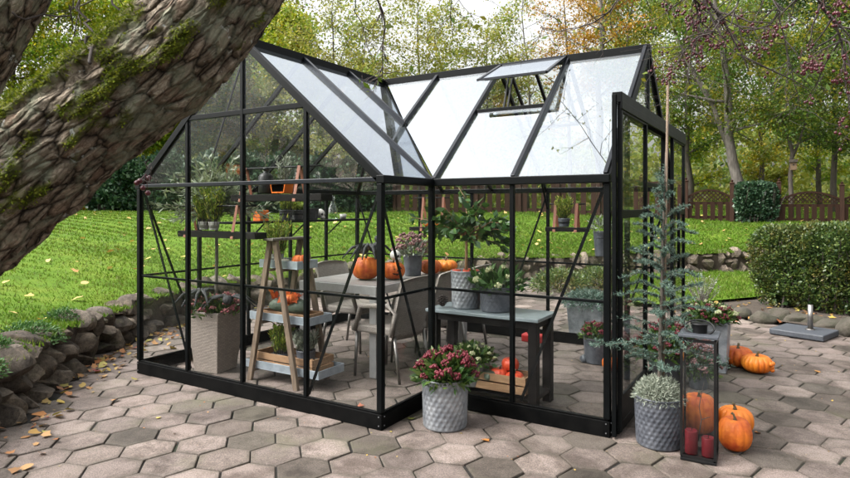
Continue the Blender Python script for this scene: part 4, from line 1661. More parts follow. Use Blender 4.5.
# ---- lantern
A_, B_ = at_z(680, 460, 0), at_z(716.5, 467, 0)
ex = (B_ - A_).normalized()
ey = V((-ex.y, ex.x, 0))
LW, LD, LH = (B_ - A_).length, 0.20, 0.815
t = thing('lantern', 'tall black metal floor lantern with glass sides and two dark red candles', 'lantern', A_)


def lq(a, b, z): return A_ + ex * a + ey * b + V((0, 0, z))


b = MB()
for a in (0.008, LW - .008):
    for c_ in (0.008, LD - .008):
        b.bar(lq(a, c_, .03), lq(a, c_, LH - .02), .016, .016, ex)
for z in (.03, LH - .03):
    for a in (.008, LW - .008):
        b.bar(lq(a, .016, z), lq(a, LD - .016, z), .015, .018)
    for c_ in (.008, LD - .008):
        b.bar(lq(.016, c_, z), lq(LW - .016, c_, z), .015, .018)
b.build('frame', M['black'], t)
b = MB()
b.bar(lq(LW / 2, -.012, LH), lq(LW / 2, LD + .012, LH), LW + .024, .018)
b.build('lid', M['slab'], t, bevel=.003)
MB().bar(lq(LW / 2, 0, .012), lq(LW / 2, LD, .012), LW, .016).build('base', M['black'], t, bevel=.002)
cc = lq(LW / 2, LD / 2, LH + .008)
b = MB()
b.lathe([(.045, 0), (.05, .055), (.056, .058), (.056, .064), (.03, .066), (0, .062)], 28, cc)
b.build('chimney', M['black'], t, True)
b = MB()
b.tube([cc + ex * .088 * math.cos(a) + ey * .05 * math.sin(a) * .6 + V((0, 0, .035 + .045 * math.sin(a))) for a in [k * 2 * PI / 28 for k in range(29)]], .006, 6, False)
b.build('ring_handle', M['black'], t, True)
for (a0, c0, a1, c1) in ((.016, .008, LW - .016, .008), (.016, LD - .008, LW - .016, LD - .008), (.008, .016, .008, LD - .016), (LW - .008, .016, LW - .008, LD - .016)):
    MB().bar(lq(a0, c0, LH / 2 - .0), lq(a1, c1, LH / 2), .003, LH - .10).build('pane', M['lantern_glass'], t)
tw = MB()
tw.tube([lq(LW * .45, LD * .6, .1), lq(LW * .55, LD * .55, .25), lq(LW * .48, LD * .6, .33), lq(LW * .62, LD * .6, .5)], [.004, .003, .003, .002], 5)
tw.tube([lq(LW * .55, LD * .55, .25), lq(LW * .8, LD * .5, .28)], [.003, .002], 5)
tag(tw.build('dry_twig', M['twig'], None, True, tuple(lq(LW * .45, LD * .6, .02))), 'thin bare twig standing inside the lantern above the candles', 'twig')
for a, hh, lab in ((.27, .155, 'shorter dark red candle at the near side inside the lantern'), (.74, .125, 'dark red candle against the far pane inside the lantern')):
    q = lq(LW * a, LD * .5, .021)
    ct = thing('candle', lab, 'candle', q, 'candles in the lantern')
    lab_ = None
    MB().lathe([(0, .001), (.038, .001), (.04, .006), (.04, hh - .006), (.037, hh), (.03, hh - .006), (0, hh - .008)], 26, q).build('wax', M['candle'], ct, True)
    MB().tube([q + V((0, 0, hh - .01)), q + V((.003, 0, hh + .012))], .002, 5).build('wick', M['black'], ct)

# ---- parasol base
q = [at_z(u, v, 0) for u, v in ((778, 336), (820, 342.5), (833, 336.5), (790, 328))]
c0 = sum(q, V()) / 4
t = thing('parasol_base', 'dark grey square parasol base slab with a steel tube on the paving by the hedge', 'parasol base', (c0.x, c0.y, 0))
ex_ = (q[1] - q[0]).normalized()
b = MB()
b.bar(c0 - V((0.02, -.0, 0)) - ex_ * .30 + V((0, 0, .045)), c0 + ex_ * .30 + V((0, 0, .045)), .56, .075)
b.build('slab', M['slab'], t, bevel=.014)
pc = c0 + V((.06, .0, 0))
MB().tube([(pc.x, pc.y, .08), (pc.x, pc.y, .40)], .031, 20).build('tube', M['steel'], t, True)
MB().tube([(pc.x, pc.y, .083), (pc.x, pc.y, .092)], .055, 20).build('flange', M['steel'], t, True)

# ---- silver twig shrub by the border
p = at_z(700, 312, 0)
t = thing('silver_shrub', 'thin silver grey twiggy shrub behind the tall square planter', 'shrub', (p.x, p.y + .25, 0.03))
b = MB()
PP = []
for k in range(46):
    a = k * 2.4
    e = V((p.x + .42 * math.cos(a) * rnd.random(), p.y + .25 + .3 * math.sin(a) * rnd.random(), rnd.uniform(.3, .62)))
    w_ = wob((p.x, p.y + .25, .03), e, 3, .1, rnd)
    b.tube(w_, [.006, .005, .004, .002], 4)
    PP += [tuple(w_[2].lerp(w_[3], rnd.random())) for _ in range(12)]
b.build('stems', M['pale_bark'], t)
leaf_obj('leaves', M['lf_silver'], t, np.array(PP), .03, aspect=.3)

# ------------------------------------------------------------------ inside: ladder with trays
LF = [at_z(250, 380, 0), at_z(296.5, 391, 0), at_z(326.8, 380, 0)]
LFr = LF[0] + (LF[2] - LF[1])
tA = V((1.42, .40, 1.345))
tB = V((1.42, .80, 1.345))
t = thing('step_ladder', 'weathered wooden trestle ladder carrying three zinc trays inside the greenhouse', 'ladder', (1.42, .6, 0))
for a, b_ in ((LF[0], tA + V((-.03, 0, 0))), (LF[1], tA + V((.03, 0, 0))), (LFr, tB + V((-.03, 0, 0))), (LF[2], tB + V((.03, 0, 0)))):
    MB().bar(a, b_, .035, .055, (1, 0, 0)).build('leg', M['old_wood'], t, bevel=.004)
MB().bar(tA + V((0, -.06, .005)), tB + V((0, .06, .005)), .13, .022).build('top_board', M['pale_bark'], t, bevel=.004)
for z, f_ in ((.10, .93), (.56, .58), (1.06, .21)):
    for s_, (a, b_) in ((-1, (LF[0], LFr)), (1, (LF[1], LF[2]))):
        ta = z / 1.345
        pa = a.lerp(tA, ta)
        pb = b_.lerp(tB, ta)
        MB().bar(pa, pb, .05, .02).build('rung', M['old_wood'], t)
TR = []
for z, x0, x1, y0_, y1_, lab in ((.115, 1.04, 1.96, .42, .78, 'lowest zinc tray on the ladder, holding the wooden crate with heather'), (.575, 1.07, 1.83, .44, .76, 'middle zinc tray on the ladder with the slatted box of gourds'), (1.075, 1.18, 1.67, .46, .74, 'top zinc tray on the ladder holding a small orange pumpkin')):
    b = MB()
    b.box(x0, x1, y0_, y1_, z, z + .006)
    for (xa, xb, ya, yb) in ((x0, x1, y0_, y0_ + .006), (x0, x1, y1_ - .006, y1_), (x0, x0 + .006, y0_ + .006, y1_ - .006), (x1 - .006, x1, y0_ + .006, y1_ - .006)):
        b.box(xa, xb, ya, yb, z + .0062, z + .075)
    o = b.build('zinc_tray', M['tray'], None, False, ((x0 + x1) / 2, (y0_ + y1_) / 2, z), bevel=.002)
    tag(o, lab, 'tray', 'zinc trays on the ladder')


def crate(label, x0, x1, y0, y1, z, h, slats=2, name='wooden_crate', mat=None, group=None):
    t = thing(name, label, 'crate', ((x0 + x1) / 2, (y0 + y1) / 2, z), group)
    sh = h / slats
    for k in range(slats):
        za, zb = z + sh * k + .006, z + sh * (k + 1) - .006
        for nm, bx_ in (('side_slat', (x0, x1, y0, y0 + .012)), ('side_slat', (x0, x1, y1 - .012, y1)), ('end_slat', (x0, x0 + .012, y0 + .013, y1 - .013)), ('end_slat', (x1 - .012, x1, y0 + .013, y1 - .013))):
            MB().box(*bx_, za, zb).build(nm, mat or M['crate'], t, bevel=.002)
    b = MB()
    for x in (x0 + .013, x1 - .037):
        for y in (y0 + .013, y1 - .037):
            b.box(x, x + .024, y, y + .024, z + .004, z + h)
    b.build('corner_block', mat or M['crate'], t)
    MB().box(x0 + .013, x1 - .013, y0 + .013, y1 - .013, z + .002, z + .01).build('bottom', mat or M['crate'], t)
    return t


crate('shallow brown slatted crate on the lowest ladder tray', 1.12, 1.86, .45, .75, .123, .15)
crate('small light wooden box on the middle ladder tray', 1.16, 1.76, .48, .72, .583, .085, 1)


def heather(label, loc, r, ph, pr, pmat, h, n, mat, wide=1.0, name='potted_heather', group=None, asp=.12, sq=None):
    t = thing(name, label, 'potted plant', loc, group)
    moved(pot_mesh(pr * .85, pr, ph, 0, 32, 4), loc).build('pot', pmat, t, True)
    b = MB()
    PP, DD = [], []
    for k in range(n):
        a = k * 2.4
        rr = r * math.sqrt((k + .5) / n)
        base = V((loc[0] + rr * .5 * math.cos(a), loc[1] + rr * .5 * math.sin(a), loc[2] + ph - .03))
        tip = V((loc[0] + rr * math.cos(a) * wide, loc[1] + rr * math.sin(a) * wide, loc[2] + ph + h * rnd.uniform(.6, 1.05)))
        b.tube([base, base.lerp(tip, .5) + V((rnd.gauss(0, .005), rnd.gauss(0, .005), 0)), tip], [.003, .0025, .0015], 3)
        for j in range(26):
            s_ = .15 + .85 * rnd.random()
            PP.append(tuple(base.lerp(tip, s_)))
            DD.append((rnd.gauss(0, .6), rnd.gauss(0, .6), 1.0))
    b.build('stems', M['twig'], t)
    leaf_obj('foliage', mat, t, np.array(PP), .045, aspect=asp + .13, dirs=np.array(DD), jitter=.2)
    return t


heather('yellow green heather in a zinc pot at the crate front on the lowest tray', V((1.36, .58, .136)), .13, .12, .085, M['zinc_dark'], .30, 46, M['lf_heather'])
t = heather('silver leaved plant in a dark zinc pot beside the heather in the low crate', V((1.62, .63, .136)), .13, .17, .09, M['zinc_dark'], .16, 50, M['lf_silver'])
heather('tall green heather in a small white pot on the top ladder tray', V((1.24, .64, 1.084)), .12, .11, .06, M['concrete'], .34, 40, M['lf_heather'], 1.2)
t = pumpkin_proto('tiny orange pumpkin on the top tray of the ladder', .085, .125, M['pumpkin'], 10, None, .12, .03)
place(t, (1.60, .58, 1.083))
for k, (x, lab) in enumerate(((1.36, 'small white gourd on the top ladder tray beside the heather pot'), (1.45, 'small white gourd on the top ladder tray next to the tiny pumpkin'))):
    t = pumpkin_proto(lab, .045, .085, M['white_gourd'], 8, 'white gourds on the ladder', .06, .03)
    t.name = 'gourd'
    t['category'] = 'gourd'
    place(t, (x, .53, 1.083))
# green gourd and autumn leaves on the middle tray
b = MB()
b.tube([(1.2, .6, .69), (1.28, .6, .705), (1.42, .6, .715), (1.56, .6, .71), (1.66, .59, .70)], [.035, .065, .08, .075, .04], 16)
tag(b.build('gourd', M['gourd'], None, True, (1.43, .6, .66)), 'long dark green gourd lying in the box on the middle ladder tray', 'gourd')
pts = np.array([(1.24 + .34 * rng.random(), .52 + .14 * rng.random(), .74 + .08 * rng.random()) for _ in range(26)])
m_ = leaf_mat('red_orange_leaf', [(0.55, 0.06, 0.02), (0.6, 0.16, 0.02), (0.4, 0.04, 0.02)], trans=.2)
vv, k = leaf_shape(26, pts, .05, .9)
tag(np_mesh('leaf_sprig', vv, k, m_, None, (1.4, .6, .72)), 'sprig of red and orange autumn leaves on top of the green gourd', 'leaves')
t = pumpkin_proto('small orange pumpkin among the leaves on the middle ladder tray', .07, .10, M['pumpkin'], 10, None, .1, .03)
place(t, (1.50, .55, .735))

# ---- wicker planter with olive standard and sedum
wp, r = fr(216, 374, 38)
t = thing('olive_planter', 'tall taupe wicker planter with an olive standard and pink sedum in the greenhouse left corner', 'planter', wp)
w0, w1, hh = .145, .20, .60
rz = 0.15
vv = []
for z, w in ((0.003, w0), (hh, w1), (hh + .012, w1 - .006), (hh, w1 - .025), (hh - .07, w1 - .03)):
    for sx, sy in ((-1, -1), (1, -1), (1, 1), (-1, 1)):
        x, y = sx * w, sy * w
        vv.append((wp.x + x * math.cos(rz) - y * math.sin(rz), wp.y + x * math.sin(rz) + y * math.cos(rz), z))
ff = []
for L in range(4):
    for k in range(4):
        ff.append((L * 4 + k, L * 4 + (k + 1) % 4, (L + 1) * 4 + (k + 1) % 4, (L + 1) * 4 + k))
ff.append((16, 17, 18, 19))
MB().add(vv, ff).build('pot', M['wicker'], t, bevel=.012)
MB().tube(wob((wp.x, wp.y, hh - .1), (wp.x + .0, wp.y, 1.58), 5, .01, rnd), [.02, .019, .018, .018, .017, .015], 8).build('trunk', M['pale_bark'], t, True)
ob = MB()
OP, OD = [], []
cc = V((wp.x, wp.y, 1.58))
for k in range(110):
    a = k * 2.4
    el = rnd.uniform(-.2, 1.4)
    L = rnd.uniform(.25, .60)
    d = V((math.cos(a) * math.cos(el), math.sin(a) * math.cos(el), math.sin(el)))
    pts = wob(cc + V((0, 0, rnd.uniform(-.02, .12))), cc + d * L + V((0, 0, .05)), 3, .12, rnd)
    ob.tube(pts, [.006, .005, .003, .002], 4)
    for j in range(34):
        s_ = rnd.uniform(.6, 3)
        i = min(2, int(s_))
        q = pts[i].lerp(pts[i + 1], s_ - i)
        OP.append(tuple(q))
        OD.append((d.x + rnd.gauss(0, .7), d.y + rnd.gauss(0, .7), d.z + rnd.gauss(0, .7)))
ob.build('branches', M['pale_bark'], t)
leaf_obj('crown', M['lf_olive'], t, np.array(OP), .075, aspect=.22, dirs=np.array(OD), jitter=.1)
bush(t, (wp.x, wp.y, hh - .02), .27, .17, 'fl_pink', 30, M['lf_skimmia'], 700, .06, 1.05, .4, .1)
# two large black toy spiders sprawl over the planter
SPID = None


def spider(label, loc, rz, s):
    global SPID
    if SPID is None:
        t = thing('toy_spider', label, 'toy spider', (0, 0, 0), 'black furry toy spiders')
        MB().lathe([(0, -.05), (.04, -.04), (.06, 0), (.045, .04), (0, .055)], 14, (-.06, 0, .08)).build('body', M['fur'], t, True)
        MB().lathe([(0, -.03), (.03, -.015), (.035, .005), (0, .035)], 12, (.04, 0, .075)).build('head', M['fur'], t, True)
        for sgn in (-1, 1):
            for k in range(4):
                a = sgn * (PI / 2 + (k - 1.5) * .42)
                d = V((math.cos(a), math.sin(a), 0))
                b = MB()
                b.tube([V((0, 0, .075)), d * .08 + V((0, 0, .12)), d * .19 + V((0, 0, .10)), d * .30 + V((0, 0, .0))], [.014, .017, .014, .006], 7)
                b.build('leg', M['fur'], t, True)
        SPID = t
    else:
        t = copy_tree(SPID)
    return place(t, loc, rz, s, label)


spider('black furry toy spider draped over the sedum of the wicker planter', (wp.x - .03, wp.y - .16, .70), .5, 1.0)
spider('black furry toy spider clinging to the right corner of the wicker planter', (wp.x + .22, wp.y - .02, .66), 2.2, .9)

# ---- hanging shelves
def hang_shelf(label, p0, p1, zb, ztop, strap_f, dep=.15, th=.06, group='hanging shelves on leather straps'):
    """p0,p1: ends of the board centre line"""
    p0, p1 = V(p0), V(p1)
    c = (p0 + p1) / 2
    t = thing('hanging_shelf', label, 'shelf', (c.x, c.y, zb), group)
    MB().bar((p0.x, p0.y, zb), (p1.x, p1.y, zb), dep, th).build('board', M['dark_wood'], t, bevel=.004)
    tt = (p1 - p0).normalized()
    e = .10 * (p1 - p0).length
    MB().tube([(p0.x + tt.x * e * .6, p0.y + tt.y * e * .6, ztop), (p1.x - tt.x * e * .6, p1.y - tt.y * e * .6, ztop)], .008, 8).build('rod', M['black'], t, True)
    nn = V((-tt.y, tt.x, 0))
    for f in strap_f:
        q = p0.lerp(p1, f)
        b = MB()
        for s_ in (-1, 1):
            b.bar((q.x + nn.x * .008 * s_, q.y + nn.y * .008 * s_, ztop + .008), V((q.x, q.y, zb - th / 2 - .003)) + nn * s_ * (dep / 2 + .003), .034, .005, nn)
        b.bar(V((q.x, q.y, zb - th / 2 - .004)) - nn * (dep / 2 + .005), V((q.x, q.y, zb - th / 2 - .004)) + nn * (dep / 2 + .005), .034, .004)
        b.build('strap', M['leather'], t)
    return t


YS = .30
a, b_ = on_y(184, 234.5, YS), on_y(261, 234.5, YS)
zA = (a.z + b_.z) / 2
hang_shelf('dark hanging shelf on tan straps carrying two small concrete pots of heather', a, b_, zA, on_y(220, 206, YS).z, (.10, .72))
for u, lab in ((204, 'small pale concrete pot of green heather on the lower hanging shelf, outer one'), (214, 'small pale concrete pot of green heather on the lower hanging shelf, inner one')):
    q = on_y(u, 234, YS)
    heather(lab, V((q.x, q.y, zA + .038)), .10, .085, .05, M['concrete'], .34, 40, M['lf_heather'], 1.25, group='concrete heather pots')
a, b_ = on_y(237, 198, YS), on_y(327, 197.4, YS)
zB = (a.z + b_.z) / 2
hang_shelf('upper dark hanging shelf on tan straps carrying a black bottle and an orange bowl', a, b_, zB, on_y(280, 167.3, YS).z, (.11, .72))
q = on_y(266, 198, YS)
t = thing('black_bottle', 'matte black apothecary bottle on the upper hanging shelf', 'bottle', (q.x, q.y, zB + .039))
MB().lathe([(0, 0), (.062, 0), (.068, .012), (.068, .155), (.05, .18), (.024, .19), (.022, .215), (.03, .22), (.03, .232), (.018, .234), (.014, .2)], 28, (q.x, q.y, zB + .039)).build('body', M['black'], t, True)
b = MB()
b.tube([(q.x, q.y, zB + .2), (q.x - .01, q.y, zB + .38), (q.x + .03, q.y, zB + .5)], [.003, .003, .002], 4)
b.tube([(q.x, q.y, zB + .3), (q.x - .08, q.y, zB + .42)], [.002, .002], 4)
tag(b.build('dry_twig', M['pale_bark'], None, False, (q.x, q.y, zB + .2)), 'thin dry twig standing in the black bottle', 'twig')
q = on_y(282, 198, YS)
t = thing('orange_bowl', 'bright orange enamel bowl on the upper hanging shelf beside the bottle', 'bowl', (q.x, q.y, zB + .039))
vv = [(q.x + sx * w, q.y + sy * .055, zB + .039 + z) for z, w in ((0, .075), (.085, .092), (.085, .086), (.01, .07)) for sx, sy in ((-1, -1), (1, -1), (1, 1), (-1, 1))]
ff = [(0, 3, 2, 1)]
for L in range(3):
    for k in range(4):
        ff.append((L * 4 + k, L * 4 + (k + 1) % 4, (L + 1) * 4 + (k + 1) % 4, (L + 1) * 4 + k))
ff.append((12, 13, 14, 15))
MB().add(vv, ff).build('bowl', M['orange_metal'], t, bevel=.004)
t = heather('grey sprig with pale leaves in a tiny vase on the upper shelf', V((q.x + .0, q.y + .03, zB + .05)), .05, .10, .02, M['bone'], .26, 8, M['lf_silver'], 2.0, 'sprig_vase')
t['category'] = 'vase'
# back shelves on the north wall
YN = 3.34
a, b_ = on_y(412, 228.5, YN), on_y(452, 228.5, YN)
zC = a.z
hang_shelf('far hanging shelf with mini pumpkins behind the citrus tree', a, b_, zC, zC + .42, (.3, .8), .14, .05)
for k, (u, lab) in enumerate(((428.5, 'mini orange pumpkin on the far hanging shelf, first from the post'), (437, 'mini orange pumpkin in the middle of the far hanging shelf'), (448, 'mini orange pumpkin at the citrus end of the far hanging shelf'))):
    q = on_y(u, 226, YN)
    t = pumpkin_proto(lab, .07, .10, M['pumpkin_yellow'], 10, 'mini pumpkins on the far shelf', .12, .025)
    place(t, (q.x, q.y, zC + .026))
a, b_ = on_y(547, 229, YN), on_y(588, 229.5, YN)
zD = a.z
hang_shelf('far hanging shelf holding one dark pot of grassy heather by the back corner', a, b_, zD, zD + .30, (.22, .74), .14, .05)
q = on_y(564, 226, YN)
heather('dark pot of upright green heather on the back corner shelf', V((q.x, q.y, zD + .026)), .10, .105, .07, M['zinc_dark'], .24, 40, M['lf_heather'], 1.1)

# ---- shelf along the west wall
zS_ = 1.485
t = thing('wall_shelf', 'long narrow dark shelf along the far side wall of the greenhouse', 'shelf', (.18, 2.3, zS_))
MB().box(.03, .30, .95, 3.42, zS_ - .025, zS_).build('board', M['frame'], t, bevel=.003)
for y in (1.4, 2.1, 2.8):
    MB().bar((.04, y, zS_ - .2), (.26, y, zS_ - .03), .014, .014).build('bracket', M['frame'], t)


def on_shelf(u): return on_x(u, 220, .18)


q = on_shelf(261)
t = thing('tea_light_box', 'square orange metal box with a black bat cutout on the wall shelf', 'box', (q.x, q.y, zS_))
MB().box(q.x - .06, q.x + .06, q.y - .07, q.y + .07, zS_ + .001, zS_ + .13).build('box', M['orange_metal'], t, bevel=.006)
bt = MB()
sx = q.x + .0615
bt.add([(sx, q.y - .05, zS_ + .09), (sx, q.y - .015, zS_ + .065), (sx, q.y, zS_ + .08), (sx, q.y + .015, zS_ + .065), (sx, q.y + .05, zS_ + .09), (sx, q.y + .02, zS_ + .03), (sx, q.y - .02, zS_ + .03)], [tuple(range(7))])
bt.build('cutout', M['black'], t)
for k, (u, lab) in enumerate(((286, 'dark square pot with grassy heather on the wall shelf'), (298, 'dark square pot in the middle of the wall shelf'))):
    q = on_shelf(u)
    heather(lab, V((q.x, q.y, zS_)), .10, .13, .085, M['black_pot'], .20 if k == 0 else .09, 30, M['lf_heather'], 1.1, group='dark pots on the wall shelf')
q = on_shelf(311)
t = thing('woven_basket', 'dark woven basket on the wall shelf next to the skull', 'basket', (q.x, q.y, zS_))
moved(pot_mesh(.085, .10, .15, .03, 48, 16, 14), (q.x, q.y, zS_)).build('basket', M['fur'], t, True)
q = on_shelf(320)


def skull(label, loc, rz, s=1):
    t = thing('skull', label, 'skull', loc)
    b = MB()
    b.add(*[[(loc[0] + x.x * .055 * s, loc[1] + x.y * .045 * s, loc[2] + (.06 + x.z * .05) * s) for x in ICO3[0]], ICO3[1]])
    b.add(*[[(loc[0] + (.03 + x.x * .03) * s, loc[1] + x.y * .03 * s, loc[2] + (.022 + x.z * .02) * s) for x in ICO2[0]], ICO2[1]])
    b.build('cranium', M['bone'], t, True)
    e = MB()
    for sy in (-1, 1):
        e.add(*[[(loc[0] + (.046 + x.x * .012) * s, loc[1] + (sy * .02 + x.y * .012) * s, loc[2] + (.055 + x.z * .013) * s) for x in ICO1[0]], ICO1[1]])
    e.build('eye_socket', M['black'], t, True)
    return t


skull('small white skull on the wall shelf between basket and bottle', (q.x, q.y, zS_), 0, 1.3)
q = on_shelf(333)
t = thing('glass_bottle', 'clear glass bottle on the wall shelf near the far corner', 'bottle', (q.x, q.y, zS_))
MB().lathe([(0, .001), (.065, .001), (.068, .02), (.066, .14), (.03, .22), (.024, .30), (.03, .305), (.03, .32), (.02, .32)], 24, (q.x, q.y, zS_)).build('body', M['bottle_glass'], t, True)
q = on_shelf(343)
tag(MB().lathe([(0, .001), (.04, .001), (.05, .07), (.046, .07), (.036, .008), (0, .008)], 20, (q.x, q.y, zS_)).build('cup', M['bone'], None, True, (q.x, q.y, zS_)), 'small pale cup at the corner end of the wall shelf', 'cup')

# ---- dining table
TX0, TX1, TY0, TY1, TZ = 1.14, 2.13, 1.05, 2.95, .885
t = thing('dining_table', 'grey metal dining table with a brownish grey top inside the greenhouse', 'table', ((TX0 + TX1) / 2, (TY0 + TY1) / 2, 0))
b = MB()
ns = 8
for k in range(ns):
    y0_, y1_ = TY0 + .04 + (TY1 - TY0 - .08) * k / ns, TY0 + .04 + (TY1 - TY0 - .08) * (k + 1) / ns
    b.box(TX0 + .04, TX1 - .04, y0_ + .003, y1_ - .003, TZ - .022, TZ)
b.build('tabletop', M['table_top'], t)
b = MB()
for bb in ((TX0, TX1, TY0, TY0 + .038), (TX0, TX1, TY1 - .038, TY1), (TX0, TX0 + .038, TY0 + .0382, TY1 - .0382), (TX1 - .038, TX1, TY0 + .0382, TY1 - .0382)):
    b.box(*bb, TZ - .085, TZ - .002)
b.build('apron', M['table_metal'], t, bevel=.003)
for x in (TX0 + .002, TX1 - .082):
    for y in (TY0 + .002, TY1 - .082):
        MB().box(x, x + .08, y, y + .08, 0, TZ - .086).build('leg', M['table_metal'], t, bevel=.004)


def chair_proto(label):
    """faces +X (seat in front of the back), origin on the floor at the middle of the back's foot"""
    t = thing('rattan_chair', label, 'chair', (0, 0, 0), 'rattan chairs round the table')
    W = .60
    # curved back
    ny, nz = 10, 10
    vv = []
    for layer in (0, 1):
        for j in range(nz + 1):
            z = .40 + (1.0 - .40) * j / nz
            for i in range(ny + 1):
                s_ = -1 + 2 * i / ny
                y = s_ * W / 2 * (0.90 + .10 * j / nz)
                drop = .03 * abs(s_) ** 3 if j == nz else 0
                x = -.16 * (j / nz) ** 1.2 + .06 * s_ * s_ + .035 * layer
                vv.append((x, y, z - drop))
    ff = []
    m1 = ny + 1
    off = (nz + 1) * m1
    for j in range(nz):
        for i in range(ny):
            a = j * m1 + i
            ff.append((a, a + m1, a + m1 + 1, a + 1))
            ff.append((off + a, off + a + 1, off + a + m1 + 1, off + a + m1))
    for j in range(nz):
        for i in (0, ny):
            a, b_ = j * m1 + i, (j + 1) * m1 + i
            ff.append((a, off + a, off + b_, b_))
    for i in range(ny):
        for j in (0, nz):
            a = j * m1 + i
            ff.append((a, a + 1, off + a + 1, off + a))
    MB().add(vv, ff).build('backrest', M['rattan'], t, True)
    MB().box(.02, .56, -W / 2 + .03, W / 2 - .03, .44, .52).build('seat', M['rattan'], t, bevel=.02)
    for sy in (-1, 1):
        b = MB()
        y = sy * (W / 2 - .02)
        b.tube([(.05, y, .44), (.0, y, .66), (.10, y, .72), (.42, y, .70), (.50, y, .46)], [.024, .026, .028, .028, .024], 8)
        b.build('armrest', M['rattan'], t, True)
    for x0, x1 in ((.05, -.02), (.50, .52)):
        for sy in (-1, 1):
            b = MB()
            b.tube([(x0, sy * (W / 2 - .06), .45), (x1, sy * (W / 2 - .05), .0)], [.017, .014], 10)
            b.build('leg', M['steel'], t, True)
    return t


ch = chair_proto('rattan chair nearest the front glass, its back toward the viewer')
place(ch, (2.42, 1.26, 0), PI - .04, label='grey rattan chair at the table end beside the front glass corner')
for (x, y, rz, lab) in ((2.42, 1.90, PI + .03, 'middle grey rattan chair on the citrus tree side of the table'), (2.44, 2.55, PI - .02, 'grey rattan chair on the citrus side farthest along the table'), (.86, 1.98, 0.06, 'grey rattan chair across the table, half hidden behind the ladder')):
    place(copy_tree(ch), (x, y, 0), rz, label=lab)

# ---- on the table
t = pumpkin_proto('big round orange pumpkin on the table with a dark carved mouth', .15, .25, M['pumpkin'], 12, 'pumpkins on the table', .06)
place(t, (1.70, 1.46, TZ), .3)
t = pumpkin_proto('carved orange pumpkin with a grinning face on the table beside the big one', .125, .195, M['pumpkin'], 12, 'pumpkins on the table', .08)
place(t, (1.94, 1.62, TZ), 0)
fm = MB()
az0 = math.atan2(CY - 1.62, CX - 1.94) + .35


def face_pt(a, z, R=.1265):
    rr = R * max(.2, math.cos((z - .095) / .10 * 1.05)) ** .72 * 1.0
    return (rr * math.cos(az0 + a), rr * math.sin(az0 + a), z)


for sgn in (-1, 1):
    fm.add([face_pt(sgn * .18, .115), face_pt(sgn * .50, .12), face_pt(sgn * .34, .155)], [(0, 1, 2)])
fm.add([face_pt(-.08, .095), face_pt(.08, .095), face_pt(0, .115)], [(0, 1, 2)])
mp = [face_pt(-.6 + 1.2 * k / 8, .085 - .035 * math.cos((k - 4) / 4 * PI / 2) + (.012 if k % 2 else 0)) for k in range(9)]
mp2 = [face_pt(-.6 + 1.2 * k / 8, .088 - .012 * math.cos((k - 4) / 4 * PI / 2)) for k in range(9)]
fm.add(mp + mp2, [(k, k + 1, 10 + k, 9 + k) for k in range(8)])
ORG[t.name] = (0, 0, 0)
fm.build('carved_face', M['carved'], t)
for (x, y, r_, hh, mt, lab) in ((2.0, 2.28, .13, .17, 'pumpkin', 'orange pumpkin on the table right behind the zinc bucket'), (2.05, 2.55, .14, .15, 'pumpkin_yellow', 'flat light orange pumpkin at the far end of the table')):
    t = pumpkin_proto(lab, r_, hh, M[mt], 12, 'pumpkins on the table', .1)
    place(t, (x, y, TZ), 1.0)
t = potted('potted_sedum', 'grey zinc bucket of faded mauve sedum on the table', 'potted plant', V((1.93, 2.02, TZ)), .09, .11, .24, M['zinc_dark'], big=False)
bush(t, (1.93, 2.02, TZ + .24), .20, .20, 'fl_mauve', 22, M['lf_silver'], 400, .06, .95, .3, .1)
spider('big black furry toy spider sitting on top of the table pumpkins', (1.76, 1.44, TZ + .245), .2, 1.05)
bt = thing('toy_witch', 'round black furry toy figure sitting up on the big table pumpkin', 'toy figure', (1.79, 1.56, TZ + .23))
MB().lathe([(0, 0), (.055, .02), (.075, .08), (.06, .14), (.03, .17), (0, .18)], 16, (1.79, 1.56, TZ + .23)).build('body', M['fur'], bt, True)
MB().lathe([(0, -.04), (.035, -.025), (.045, 0), (.035, .028), (0, .045)], 14, (1.79, 1.56, TZ + .43)).build('head', M['fur'], bt, True)
skull('small white skull perched on the carved pumpkin of the table', (1.98, 1.60, TZ + .195), 0, 1.1)

# ---- console table
K0, K1 = at_z(444.4, 302, .76), at_z(542.5, 314, .76)
CXa, CXb, CYa, CYb, CZ = 2.80, 3.80, .93, 1.33, .755
t = thing('console_table', 'narrow black wooden table with a pale blue grey top behind the front glass', 'table', ((CXa + CXb) / 2, 1.1, 0))
MB().box(CXa - .03, CXb + .02, CYa - .02, CYb + .02, CZ - .028, CZ).build('tabletop', M['console_top'], t, bevel=.004)
b = MB()
for bb in ((CXa + .075, CXb - .075, CYa + .012, CYa + .034), (CXa + .075, CXb - .075, CYb - .034, CYb - .012), (CXa + .02, CXa + .04, CYa + .075, CYb - .075), (CXb - .04, CXb - .02, CYa + .075, CYb - .075)):
    b.box(*bb, CZ - .09, CZ - .029)
b.build('apron', M['dark_wood'], t)
for x in (CXa, CXb - .075):
    for y in (CYa, CYb - .075):
        MB().box(x, x + .075, y, y + .075, 0, CZ - .029).build('leg', M['dark_wood'], t, bevel=.004)
MB().box(CXa + .01, CXb - .01, CYa + .03, CYb - .03, .085, .115).build('shelf_board', M['dark_wood'], t)
